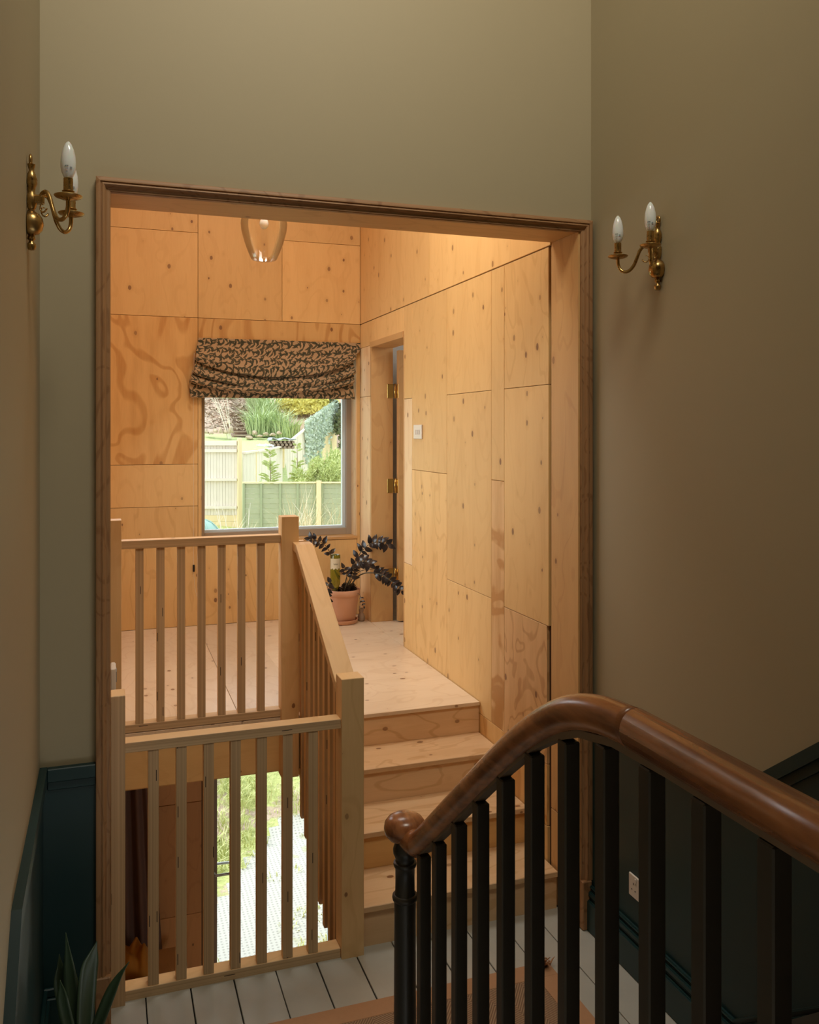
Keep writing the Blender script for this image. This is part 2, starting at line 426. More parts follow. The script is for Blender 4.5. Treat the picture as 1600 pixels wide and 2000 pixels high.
# ================================================================ SETTING : the old hall
W = 3.17            # hall face of the wall with the opening
LX, RX = -0.215, 1.899
DZ = 0.915          # dado height
def struct(name, bm, mat, **k):
    o = build(name, bm, mat, None, **k); o['kind'] = 'structure'; return o
def sbox(name, x0, x1, y0, y1, z0, z1, mat, grain='z', bev=0):
    bm = bmesh.new(); bbox(bm, x0, x1, y0, y1, z0, z1, bev); return struct(name, bm, mat, grain=grain)

wall_left = sbox('wall_left', LX - .12, LX, -1.6, W, -2.4, 5.5, M['paint'])
bm = bmesh.new()
prism(bm, [(W, 0), (W, DZ - .03), (2.25, DZ - .03), (0.2, DZ - .03 - .94 * 2.05), (-1.6, DZ - .03 - .94 * 2.05), (-1.6, -2.4), (.9, -2.4), (2.25, 0)], 'x', LX, LX + .012)
build('wainscot', bm, M['green'], wall_left)
# dado rail on the left wall: level, then falling with the stairs
bm = bmesh.new()
prism(bm, [(W, DZ - .045), (W, DZ), (2.25, DZ), (.2, DZ - .94 * 2.05), (.2, DZ - .94 * 2.05 - .045), (2.25, DZ - .045)], 'x', LX + .0, LX + .024)
prism(bm, [(W, DZ - .075), (W, DZ - .045), (2.25, DZ - .045), (.2, DZ - .94 * 2.05 - .045), (.2, DZ - .94 * 2.05 - .075), (2.25, DZ - .075)], 'x', LX, LX + .016)
struct('trim_1', bm, M['green'])

wall_front = sbox('wall_front', LX - .12, RX + .12, W, W + .20, 2.88, 5.5, M['paint'])
for nm, x0, x1 in (('left_pier', LX - .12, -.003), ('right_pier', 1.856, RX + .12)):
    box(nm, x0, x1, W, W + .20, -2.4, 2.88, M['paint'], wall_front, bev=0)
box('wainscot', LX + .012, -.035, W - .012, W, 0, DZ - .03, M['green'], wall_front, bev=0)
bm = bmesh.new(); bbox(bm, LX + .024, -.037, W - .028, W, DZ - .045, DZ, .003); bbox(bm, LX + .024, -.037, W - .018, W, DZ - .075, DZ - .045, .003)
struct('trim_2', bm, M['green'])
wall_right = sbox('wall_right', RX, RX + .12, -1.6, W, -.3, 5.5, M['paint'])
SL = .75; BY = 2.27
bm = bmesh.new()
prism(bm, [(W, 0), (W, DZ - .03), (BY, DZ - .03), (BY - 2, DZ - .03 + SL * 2), (BY - 2, -.3), (BY, 0)], 'x', RX - .014, RX)
build('wainscot', bm, M['green'], wall_right)
bm = bmesh.new()
for dx, a, b in ((.034, -.045, 0), (.022, -.08, -.045)):
    prism(bm, [(W, DZ + a), (W, DZ + b), (BY, DZ + b), (BY - 2, DZ + b + SL * 2), (BY - 2, DZ + a + SL * 2), (BY, DZ + a)], 'x', RX - dx, RX)
struct('trim_3', bm, M['green'])
# skirting on the right: board, ovolo and bead, rising with the stairs
bm = bmesh.new()
for x, a, b in ((RX - .042, -.0, .125), (RX - .030, .125, .138), (RX - .036, .138, .160), (RX - .026, .160, .170), (RX - .030, .170, .182)):
    prism(bm, [(W - .02, a), (W - .02, b), (BY, b), (BY - 1.6, b + SL * 1.6), (BY - 1.6, a + SL * 1.6 - (.3 if a == 0 else 0)), (BY, a)], 'x', x, RX - .014)
bmesh.ops.bevel(bm, geom=[e for e in bm.edges if abs((e.verts[0].co - e.verts[1].co).normalized().y) > .5], offset=.004, segments=2, affect='EDGES')
struct('baseboard_right', bm, M['green'])
bm = bmesh.new()
bbox(bm, LX + .012, -.037, W - .034, W - .012, 0, .15, .003); bbox(bm, LX + .012, -.037, W - .026, W - .012, .15, .18, .004)
bbox(bm, LX + .012, LX + .034, 2.3, W - .034, 0, .15, .003); bbox(bm, LX + .012, LX + .026, 2.3, W - .026, .15, .18, .004)
struct('baseboard_left', bm, M['green'])
sbox('wall_back', LX - .12, RX + .12, -1.72, -1.6, -2.4, 5.5, M['paint'])
sbox('ceiling', LX - .12, RX + .12, -1.72, W + .2, 5.5, 5.6, M['ceil'])
# hall floor: painted boards running away from the camera over a dark sub-floor
fl = sbox('floor', LX, RX, 2.24, 3.40, -.24, -.022, M['gap'])
xs = [LX] + [.130 + .1575 * k for k in range(-2, 12)] + [RX - .002]
xs = sorted(x for x in xs if LX <= x <= RX)
for a, b in zip(xs, xs[1:]):
    if b - a < .01: continue
    g = .0022 + rnd.uniform(0, .0022)
    box('floorboard', a + g, b - g * .4, 2.24, 3.375 if b < .95 else 3.33, -.022, rnd.uniform(-.0012, 0), M['boards'], fl, 'y', .0018)

# casing round the opening, mitred moulding
PROF = [(0, 0), (0, .034), (.003, .036), (.014, .036), (.0155, .031), (.018, .031), (.020, .035), (.024, .036), (.028, .033), (.0315, .026), (.034, .022), (.038, .0205), (.044, .021), (.047, .018), (.047, 0)]
casing = empty('trim_4', (.9, W, 0), kind='structure')
XO0, XO1, ZO = -.037, 1.887, 2.912
def leg(x0, sgn, z0):
    bm = bmesh.new(); A = []; B = []
    for o, p in PROF:
        A.append(bm.verts.new((x0 + sgn * o, W - p, z0))); B.append(bm.verts.new((x0 + sgn * o, W - p, ZO - o)))
    n = len(PROF)
    for i in range(n): bm.faces.new((A[i], A[(i + 1) % n], B[(i + 1) % n], B[i]))
    bm.faces.new(A); bm.faces.new(B); bmesh.ops.recalc_face_normals(bm, faces=bm.faces)
    o = build('casing_leg', bm, M['pine'], casing); return autosmooth(o, 40)
leg(XO0, 1, .19); leg(XO1, -1, .20)
bm = bmesh.new(); A = []; B = []
for o, p in PROF:
    A.append(bm.verts.new((XO0 + o, W - p, ZO - o))); B.append(bm.verts.new((XO1 - o, W - p, ZO - o)))
n = len(PROF)
for i in range(n): bm.faces.new((A[i], A[(i + 1) % n], B[(i + 1) % n], B[i]))
bm.faces.new(A); bm.faces.new(B); bmesh.ops.recalc_face_normals(bm, faces=bm.faces)
autosmooth(build('casing_head', bm, M['pine'], casing, 'x'), 40)
for x0, x1, z in ((XO0 - .003, XO0 + .049, .19), (XO1 - .049, XO1 - .006, .20)):
    box('plinth_block', x0, x1, W - .040, W, 0, z, M['pine'], casing, bev=.004)
# liner boards of the opening
liner = empty('trim_5', (.9, 3.28, 0), kind='structure')
box('jamb_board', 1.832, 1.852, W - .012, 3.390, .402, 2.868, M['pine_liner'], liner)
box('jamb_board', 1.832, 1.852, W - .012, 3.390, 0, .399, M['pine_liner'], liner)
box('jamb_board', -.004, .010, W - .012, 3.390, -.0, 2.868, M['pine_liner'], liner)
box('head_board', -.004, 1.852, W - .012, 3.385, 2.868, 2.882, M['pine_liner'], liner, 'x')

# ================================================================ SETTING : the timber-lined extension
PX = 1.825; BYW = 6.41; LZ = .644; CZ = 4.7
wr = sbox('wall_right', PX + .014, PX + .15, 3.385, 5.372, -2.2, CZ, M['gapwood'])
box('end_pier', PX + .014, PX + .15, 6.11, BYW + .24, -2.2, CZ, M['gapwood'], wr, bev=0)
box('over_door', PX + .014, PX + .15, 5.372, 6.11, 2.70, CZ, M['gapwood'], wr, bev=0)
box('under_door', PX + .014, PX + .15, 5.372, 6.11, -2.2, LZ - .03, M['gapwood'], wr, bev=0)
def rpanel(y0, y1, z0, z1, mat='ply', proud=0.0):
    g = .0013
    return box('plywood_panel', PX - proud, PX + .014, y0 + g, y1 - g, z0 + g, z1 - g, M[mat], wr, 'z', .0012)
rp = [(3.400, 3.852, 2.25, 2.853, 'ply_knot'), (3.400, 3.852, 1.19, 2.25, 'ply'), (3.415, 3.852, .580, 1.19, 'ply_ring'),
      (3.852, 4.002, 1.80, 2.853, 'ply'), (3.852, 4.002, .580, 1.80, 'ply_fig2'),
      (4.002, 4.610, 2.25, 2.853, 'ply'), (4.002, 4.610, 1.203, 2.25, 'ply'), (4.002, 4.610, .580, 1.203, 'ply'),
      (4.610, 5.209, 1.80, 2.853, 'ply'), (4.610, 5.209, .60, 1.80, 'ply_knot'),
      (5.209, 5.372, 2.252, 2.853, 'ply'), (5.209, 5.372, 1.190, 2.252, 'ply_light_lit'), (5.209, 5.372, .60, 1.190, 'ply'),
      (3.415, 4.180, .310, .580, 'ply_fig'), (3.410, 4.180, -.10, .310, 'ply'),
      (5.372, 6.02, 2.672, 2.853, 'ply'), (6.02, 6.41, 2.672, 2.853, 'ply'), (6.105, 6.41, 2.30, 2.672, 'ply_light_lit'), (6.105, 6.41, .60, 2.30, 'ply_light_lit'),  # end panels beside the window: its light is put into their paler colour
      (3.385, 4.90, 2.857, CZ, 'ply'), (4.90, 6.41, 2.857, CZ, 'ply')]
M['ply_fig2'] = ply('plywood_swirled', (.84, .54, .26), (.56, .28, .09), .8, .0, 5.0, lines=3.0, aniso=(3.2, 4.5, 1), thin=-.3)
M['ply_ring'] = ply('plywood_ringed', (.76, .47, .22), (.50, .25, .09), .5, .8, 6.5, lines=9, aniso=(3.6, 2.2, 1), thin=.55)
for a in rp: rpanel(*a)
wb = sbox('wall_back', -.14, .628, BYW + .014, BYW + .24, LZ - .03, CZ, M['gapwood'])
box('pier', 1.802, PX + .15, BYW + .014, BYW + .24, LZ - .03, CZ, M['gapwood'], wb, bev=0)
box('head', .628, 1.802, BYW + .014, BYW + .24, 2.705, CZ, M['gapwood'], wb, bev=0)
box('apron', .628, 1.802, BYW + .014, BYW + .24, LZ - .03, 1.221, M['gapwood'], wb, bev=0)
box('render_skin', -.6, 2.6, BYW + .24, BYW + .26, 2.9, CZ, M['render_wall'], wb, bev=0)
def bpanel(x0, x1, z0, z1, mat='ply'):
    g = .0013
    return box('plywood_panel', x0 + g, x1 - g, BYW, BYW + .014, z0 + g, z1 - g, M[mat], wb, 'z', .0012)
for a in [(.010, .615, 3.468, CZ, 'ply'), (.010, .615, 2.857, 3.468, 'ply'), (.615, 1.224, 2.857, CZ, 'ply'), (1.224, PX, 2.857, 3.458, 'ply'), (1.224, PX, 3.458, CZ, 'ply'),
          (.010, .615, 1.805, 2.857, 'ply_fig'), (.615, PX, 2.712, 2.857, 'ply_fig'), (.010, .615, 1.505, 1.805, 'ply'), (.010, .615, LZ, 1.505, 'ply_knot'),
          (.615, .630, LZ, 2.712, 'ply'), (1.800, PX, LZ, 2.712, 'ply'), (.630, 1.224, LZ, 1.220, 'ply_knot'), (1.224, 1.800, LZ, 1.220, 'ply')]: bpanel(*a)
WY0, WY1, WZ0, WZ1 = 4.45, 5.95, 1.25, 2.60
wl = sbox('wall_left', -.13, .0, 3.37, WY0, -2.2, CZ, M['gapwood'])
box('pier', -.13, .0, WY1, BYW + .24, -2.2, CZ, M['gapwood'], wl, bev=0)
box('head', -.13, .0, WY0, WY1, WZ1, CZ, M['gapwood'], wl, bev=0)
box('apron', -.13, .0, WY0, WY1, -2.2, WZ0, M['gapwood'], wl, bev=0)
for y0, y1, z0, z1 in [(a_, b_, c_, d_) for a_, b_ in ((3.385, WY0), (WY0, WY1), (WY1, BYW)) for c_, d_ in ((-2.1, -.9), (-.9, .37), (.37, WZ0), (WZ0, WZ1), (WZ1, CZ))]:
    if y0 == WY0 and z0 == WZ0: continue
    box('plywood_panel', .0, .010, y0 + .0013, y1 - .0013, z0 + .0013, z1 - .0013, M['ply'], wl, 'z', .001)
w2 = empty('assumed_window', (0, 5.2, WZ0), kind='structure')  # assumed side window, out of view, added to let light in from the left
bm = bmesh.new()
for a_ in ((WY0, WY0 + .05, WZ0, WZ1), (WY1 - .05, WY1, WZ0, WZ1), (WY0 + .05, WY1 - .05, WZ0, WZ0 + .05), (WY0 + .05, WY1 - .05, WZ1 - .05, WZ1)): bbox(bm, -.12, -.07, *a_)
build('frame', bm, M['frame'], w2); box('pane', -.097, -.093, WY0 + .05, WY1 - .05, WZ0 + .05, WZ1 - .05, M['pane'], w2, bev=0)
# ceiling with an assumed, unseen rooflight well above the landing
ce = sbox('ceiling', -.14, PX + .15, 4.86, BYW + .24, CZ, CZ + .12, M['ply'])
box('ceiling_board', -.14, PX + .15, 3.37, 3.90, CZ, CZ + .12, M['ply'], ce)
box('ceiling_board', -.14, .35, 3.90, 4.86, CZ, CZ + .12, M['ply'], ce)
box('ceiling_board', 1.55, PX + .15, 3.90, 4.86, CZ, CZ + .12, M['ply'], ce)
box('assumed_rooflight_pane', .35, 1.55, 3.90, 4.86, CZ + .08, CZ + .09, M['pane'], ce)
sbox('wall_front', -.14, PX + .15, 3.372, 3.384, 2.884, CZ, M['ply'])
# landing floor
lf = sbox('floor', .0, PX + .02, 4.285, BYW + .01, .372, LZ - .019, M['gapwood'])
box('floor_panel', .010, .6125, 4.232, BYW, LZ - .019, LZ, M['ply_floor'], lf, 'y')
box('floor_panel', .6145, .950, 4.232, BYW, LZ - .019, LZ, M['ply_floor'], lf, 'y')
box('floor_panel', .950, 1.8205, 4.137, BYW, LZ - .019, LZ, M['ply_floor'], lf, 'x')
box('floor_panel', 1.8225, 2.9, 5.374, 6.109, LZ - .019, LZ, M['ply_floor'], lf, 'x')
box('fascia_board', .010, .955, 4.267, 4.285, .370, LZ - .019, M['ply'], lf, 'x')
box('soffit_board', .010, PX, 4.285, BYW, .360, .372, M['ply'], lf, 'x')

# window in the back wall
wi = empty('window_1', (1.215, BYW, 1.243), kind='structure')
box('sill', .628, 1.802, BYW - .006, BYW + .135, 1.222, 1.243, M['pine_liner'], wi, 'x')
box('reveal_board', 1.790, 1.802, BYW, BYW + .135, 1.243, 2.705, M['ply_light_lit'], wi)  # right reveal paler than the left: daylight put into its colour
box('reveal_board', .628, .640, BYW, BYW + .135, 1.243, 2.705, M['ply'], wi)
box('reveal_board', .628, 1.802, BYW, BYW + .135, 2.695, 2.707, M['ply'], wi, 'x')
def ring(name, x0, x1, z0, z1, wl_, wr_, wb_, wt_, y0, y1, mat, par):
    bm = bmesh.new()
    bbox(bm, x0, x0 + wl_, y0, y1, z0, z1, .002); bbox(bm, x1 - wr_, x1, y0, y1, z0, z1, .002)
    bbox(bm, x0 + wl_, x1 - wr_, y0, y1, z0, z0 + wb_, .002); bbox(bm, x0 + wl_, x1 - wr_, y0, y1, z1 - wt_, z1, .002)
    return build(name, bm, mat, par)
ring('frame', .640, 1.790, 1.243, 2.695, .034, .040, .050, .05, BYW + .125, BYW + .165, M['frame'], wi)
ring('outer_frame', .660, 1.765, 1.270, 2.66, .020, .036, .040, .04, BYW + .166, BYW + .215, M['frame_out'], wi)
box('pane', .675, 1.745, BYW + .185, BYW + .189, 1.300, 2.64, M['pane'], wi, bev=0)

# doorway in the right wall, door standing open into the next room
dr = empty('door_1', (PX, 5.74, LZ), kind='structure')
box('jamb', PX - .002, PX + .165, 6.105, 6.135, LZ, 2.672, M['pine_liner'], dr)
box('jamb', PX - .002, PX + .165, 5.360, 5.374, LZ, 2.672, M['pine_liner'], dr)
box('lintel_board', PX - .002, PX + .165, 5.374, 6.105, 2.655, 2.672, M['pine_liner'], dr, 'x')
box('architrave', PX - .008, PX - .001, 5.374, 6.125, 2.655, 2.695, M['pine_liner'], dr, 'y')
leafd = box('door_leaf', 2.012, 2.74, 6.040, 6.085, LZ + .008, 2.635, M['pine_liner'], dr)
for z in (2.337, 1.640, .98):
    h = box('hinge', PX + .120, PX + .168, 6.100, 6.1045, z - .052, z + .052, M['hinge'], dr, bev=.001)
    bm = bmesh.new(); lathe(bm, [(.006, -.054), (.006, .054)], (PX + .178, 6.093, z), 10); build('hinge_knuckle', bm, M['hinge'], h, smooth=True)
    box('hinge_plate', PX + .184, PX + .190, 6.046, 6.084, z - .052, z + .052, M['hinge'], h, bev=.001)
nr = sbox('wall_1', 1.975, 3.6, 6.64, 6.72, .4, 3.1, M['white'])
sbox('wall_2', 3.6, 3.7, 4.2, 6.72, .4, 3.1, M['white']); sbox('wall_3', 1.975, 3.6, 4.2, 4.3, .4, 3.1, M['white'])
sbox('ceiling', 1.975, 3.7, 4.2, 6.72, 3.1, 3.2, M['white']); sbox('floor', 1.845, 3.7, 4.2, 6.72, .45, LZ - .02, M['ply_floor'])

# lower room seen through the stair well
LZZ = -2.10
lw = sbox('wall_back', -.14, .655, BYW + .014, BYW + .24, -2.3, .60, M['gapwood'])
box('pier', 1.66, 3.2, BYW + .014, BYW + .24, -2.3, .60, M['ply_lower'], lw, bev=0)
box('head', .655, 1.66, BYW + .014, BYW + .24, .10, .60, M['ply_lower'], lw, bev=0)
for z0, z1 in ((LZZ, -1.42), (-1.42, -.62), (-.62, .36)):
    box('plywood_panel', .010, .640, BYW + (.002 if z0 > -.7 else 0), BYW + .014, z0 + .0015, z1 - .0015, M['ply_lower'], lw)
sbox('floor', -.14, 3.2, 2.0, BYW + .24, LZZ - .1, LZZ, M['ply_floor'], 'x')
sbox('wall_4', 3.1, 3.2, 3.0, BYW, LZZ, .60, M['ply_lower']); sbox('wall_5', -.14, 3.2, 3.30, 3.36, LZZ, -.24, M['ply_lower'])
sbox('ceiling', PX + .16, 3.2, 3.36, BYW + .24, .37, .44, M['ply_lower'])
gd = empty('door_2', (1.15, BYW, LZZ), kind='structure')
ring('door_frame', .655, 1.66, LZZ, .10, .045, .030, .03, .05, BYW + .02, BYW + .10, M['pine_liner'], gd)
ring('door_leaf', .700, 1.632, LZZ + .03, .05, .055, .028, .08, .06, BYW + .04, BYW + .09, M['frame'], gd)
ring('outer_frame', .745, 1.612, LZZ + .10, .0, .010, .018, .02, .02, BYW + .091, BYW + .12, M['frame_out'], gd)
box('pane', .750, 1.606, BYW + .062, BYW + .066, LZZ + .1, .0, M['pane'], gd, bev=0)
for yo, sg in ((.032, -1), (.10, 1)):
    c = atY(418, 1716, BYW); c.z = -1.165
    bm = bmesh.new(); y = BYW + yo
    tube(bm, spline([(.730, y, c.z), (.730, y + sg * .045, c.z), (.745, y + sg * .052, c.z), (.800, y + sg * .052, c.z), (.852, y + sg * .050, c.z - .003), (.862, y + sg * .046, c.z - .006)], 4), .0095, 10)
    build('door_handle', bm, M['chrome'], gd, smooth=True)

# ================================================================ timber stair from the hall up to the landing
RI = .161
NY = [3.310, 3.585, 3.861, 4.137]
st = empty('timber_staircase', (1.39, 3.3, 0), 'pale plywood staircase of four steps rising to the landing', 'stairs')
for i in range(4):
    z = RI * (i + 1); y = NY[i]
    top = z - .024 if i < 3 else LZ - .0195
    box('riser', .951, PX - .003, y + .012, y + .030, z - RI if i else -.018, top, M['ply_fig' if i in (1, ) else 'ply_tread'], st, 'x', .001)
    if i < 3:
        box('tread', .951, PX - .003, y, NY[i + 1] + .030, z - .024, z, M['ply_tread'], st, 'x', .0025)
def zl(y): return .58 * (y - 3.95)
bm = bmesh.new()
prism(bm, [(3.362, zl(3.362)), (3.362, -.02 + RI), (3.60, RI + .03), (3.87, RI * 2 + .03), (4.14, RI * 3 + .02), (4.28, .62), (4.60, .62), (4.60, zl(4.60))], 'x', .932, .950)
build('side_string', bm, M['ply_knot'], st, 'y')
bm = bmesh.new(); prism(bm, [(3.362, zl(3.362)), (3.362, zl(3.362) + .018), (4.27, zl(4.27) + .018), (4.27, zl(4.27))], 'x', .951, PX - .01)
build('underside_board', bm, M['ply_lower'], st, 'y')

def baluster(x, y, z0, z1, par, d=.036, m=('newel', 'lam'), edge=(1,)):
    return box('baluster', x - d / 2, x + d / 2, y - d / 2, y + d / 2, z0, z1, [M[m[0]], M[m[1]]], par, 'z', .0012, edge=edge)
# near balustrade on the hall floor, across the stair well
b1 = empty('plywood_balustrade', (.46, 3.32, 0), 'low plywood balustrade standing on the grey floorboards across the stair well', 'balustrade')
box('bottom_rail', .060, .856, 3.284, 3.350, -.002, .036, [M['newel'], M['lam']], b1, 'x', .0015, edge=(1,))
box('top_rail', .058, .858, 3.284, 3.350, .890, .926, [M['newel'], M['lam']], b1, 'x', .0015, edge=(1,))
for k in range(7): baluster(.1575 + k * .0985, 3.306, .036, .890, b1, .0375)
np_ = box('newel_post', .011, .060, 3.262, 3.352, -.004, 1.104, [M['newel'], M['lam']], b1, 'z', .002, edge=(1,)); np_['label'] = 'half newel of laminated ply edge against the left jamb'
# stair balustrade with the two square newels
b2 = empty('stair_balustrade', (.90, 3.31, 0), 'sloping timber handrail and balusters down the open side of the pale stairs', 'balustrade')
n1 = box('newel_post', .857, .947, 3.270, 3.361, -.006, 1.084, M['newel'], b2, 'z', .002); n1['label'] = 'square newel post at the foot of the pale stairs'
bm = bmesh.new()
hr = [(4.199, 1.504), (4.118, 1.500), (3.352, 1.052)]
prism(bm, [(a, b) for a, b in hr] + [(a, b - .040) for a, b in hr[::-1]], 'x', .853, .938)
bmesh.ops.bevel(bm, geom=list(bm.edges), offset=.0015, segments=1, affect='EDGES')
build('handrail', bm, M['newel'], b2, 'y')
for k in range(10):
    y = 3.440 + k * .0955
    zt = 1.052 - .040 + .585 * (y - 3.352) if y < 4.11 else (1.463 if y < 4.22 else 1.50)
    o = baluster(.912, y, zl(y) + .005 if y < 4.22 else LZ + .001, zt - .002, b2, .036, ('newel', 'lam'), (1,))
# far gallery balustrade on the landing edge
b3 = empty('gallery_balustrade', (.44, 4.25, LZ), 'gallery balustrade along the landing edge above the fascia', 'balustrade')
n2 = box('newel_post', .800, .885, 4.200, 4.286, .355, 1.628, M['newel'], b3, 'z', .002); n2['label'] = 'square newel post at the head of the pale stairs'
n3 = box('newel_post', .011, .060, 4.165, 4.250, .355, 1.640, M['newel'], b3, 'z', .002)
box('bottom_rail', .060, .800, 4.232, 4.294, LZ + .003, LZ + .040, [M['newel'], M['lam']], b3, 'x', .0015, edge=(1,))
box('top_rail', .060, .800, 4.222, 4.290, 1.500, 1.538, [M['newel'], M['lam']], b3, 'x', .0015, edge=(1,))
for k in range(7): baluster(.141 + k * .0942, 4.252, LZ + .040, 1.500, b3, .036)

# ================================================================ old staircase and its dark banister
os_ = empty('old_staircase', (1.3, 2.24, 0), 'dark old staircase climbing from the grey landing floor toward the viewer', 'stairs')
OX0, OX1 = .82, RX - .045
for i in range(4):
    z0 = .172 * i; y = 2.24 - .22 * i
    box('riser', OX0, OX1, y - .02, y, z0 - (.1 if i == 0 else 0), z0 + .150, M['green'], os_, 'x', .001)
    box('tread', .780, OX1, y - .24 if i < 3 else -1.55, y + .018, z0 + .150, z0 + .172, M['dark_bal'], os_, 'x', .004)
bm = bmesh.new(); prism(bm, [(2.22, -.24), (2.22, -.02), (1.44, .50), (-1.55, .50), (-1.55, .40), (1.40, .40)], 'x', .822, .85); build('side_string', bm, M['dark_bal'], os_, 'y')
# flight going down on the left
ds = empty('down_staircase', (.3, 2.24, -2.1), 'flight going down on the left below the viewer', 'stairs')
for i in range(11):
    z0 = -.19 * (i + 1); y = 2.24 - .22 * i
    box('riser', LX + .015, .78, y - .0, y + .018, z0 if i else -.24, z0 + .19 - .022, M['green'], ds, 'x', .001)
    box('tread', LX + .015, .78, y - .24, y + .018, z0 - .022, z0, M['dark_bal'], ds, 'x', .004)

bn = empty('banister', (.80, 2.30, 0), 'dark painted banister with polished brown handrail beside the old stairs', 'banister')
HX = .80
ctr = [(HX - .012, 2.300, .925), (HX - .004, 2.268, .915), (HX, 2.235, .922), (HX, 2.195, .950), (HX, 2.10, 1.025), (HX, 1.95, 1.145), (HX, 1.80, 1.265), (HX, 1.67, 1.367), (HX, 1.58, 1.432), (HX, 1.49, 1.490), (HX, 1.40, 1.535), (HX, 1.30, 1.562), (HX, 1.20, 1.571)]
path = spline(ctr, 6)
bm = bmesh.new(); tube(bm, path, [.033] * 12 + [.0305] * (len(path) - 12), 20, flat=1.08)
h1 = build('handrail', bm, M['rail'], bn, smooth=True); h1['label'] = 'curved handrail rising from the newel knob'
bm = bmesh.new(); tube(bm, [(HX, 1.1985, 1.571), (HX, .6, 1.571), (HX, -.3, 1.571), (HX, -1.2, 1.571)], .0312, 20, flat=1.08)
h2 = build('handrail', bm, M['rail'], bn, smooth=True); h2['label'] = 'straight level length of handrail'
NC = (.791, 2.318)
bm = bmesh.new(); lathe(bm, [(.001, .896), (.032, .898), (.046, .904), (.0555, .915), (.0595, .931), (.0570, .947), (.048, .959), (.034, .967), (.016, .971), (.001, .972)], (*NC, 0), 32)
build('newel_knob', bm, M['rail'], bn, smooth=True)
bm = bmesh.new(); lathe(bm, [(.029, .904), (.029, .888), (.031, .882), (.034, .872), (.033, .860), (.028, .850), (.0265, .842), (.0275, .838), (.032, .836), (.033, .830), (.031, .824), (.0275, .820), (.0272, .79), (.0278, .755), (.0295, .750), (.0295, .747), (.035, .744), (.0362, .738), (.035, .731), (.031, .728), (.0302, .700), (.031, .5), (.032, .25), (.034, .2)], (*NC, 0), 28)
nw = build('newel_post', bm, M['dark_bal'], bn); autosmooth(nw, 50)
box('newel_base', NC[0] - .04, NC[0] + .04, NC[1] - .04, NC[1] + .04, -.001, .2, M['dark_bal'], bn, bev=.003)
bm = bmesh.new(); sl = [(2.22, .899), (2.16, .935), (2.05, 1.021), (1.85, 1.181), (1.67, 1.324), (1.54, 1.42), (1.45, 1.47), (1.36, 1.507), (1.25, 1.528), (1.1, 1.533), (-1.2, 1.533)]
prism(bm, [(a, b + .012) for a, b in sl] + [(a, b - .002) for a, b in sl[::-1]], 'x', HX - .013, HX + .013)
build('under_rail', bm, plain('worn_wood', (.20, .135, .09), .6), bn, 'y')
def zr(y):
    for (a, b), (c, d) in zip(sl, sl[1:]):
        if a >= y >= c: return b + (d - b) * (a - y) / (a - c)
    return 1.533
bys = [2.188, 2.074, 1.940, 1.812, 1.681, 1.549, 1.414, 1.284, 1.155, 1.025, .892, .762, .632, .502, .37, .24, .11]
proto = None
for y in bys:
    step = 0 if y > 2.258 else min(4, int((2.258 - y) / .22) + 1)
    z0 = .172 * step; z1 = zr(y) - .004
    box('baluster', HX - .0155, HX + .0155, y - .0155, y + .0155, z0 + .0005, z1, M['dark_bal'], bn, bev=.0025)

# ================================================================ rug, sconces, electrical
RZ = .006
rg = empty('rug', (1.0, 2.6, 0), 'brown herringbone sisal rug with tan cloth border on grey floorboards', 'rug')
rx0, rx1, ry0, ry1, bw = .30, 1.600, 2.385, 2.992, .085
box('border', rx0, rx1, ry1 - bw, ry1, .0005, RZ + .001, M['jute'], rg, 'x', .002)
bm = bmesh.new(); prism(bm, [(rx1 - bw, ry0), (rx1, ry0), (rx1, ry1 - bw), (rx1 - bw, ry1 - bw)], 'z', .0005, RZ + .001); build('border', bm, M['jute'], rg)
box('border', rx0, rx0 + bw, ry0, ry1 - bw, .0005, RZ + .001, M['jute'], rg, 'y', .002)
box('woven_field', rx0 + bw, rx1 - bw, ry0, ry1 - bw, .0005, RZ, M['rug'], rg, 'y', .001)
bm = bmesh.new(); kc = Vector((1.575, 2.975, .012))
for k in range(34):
    a = rnd.uniform(0, 2 * PI); l = rnd.uniform(.012, .042); d = Vector((math.cos(a), math.sin(a) * .8, rnd.uniform(.1, 1.0)))
    q = kc + Vector((rnd.uniform(-.025, .025), rnd.uniform(-.02, .015), rnd.uniform(-.004, .006)))
    tube(bm, [q, q + d * l * .5 + Vector((0, 0, .004)), q + d * l], [.0035, .003, .001], 5)
f_ = build('frayed_corner', bm, M['jute'], rg); f_['label'] = 'frayed threads sticking up at the far corner'

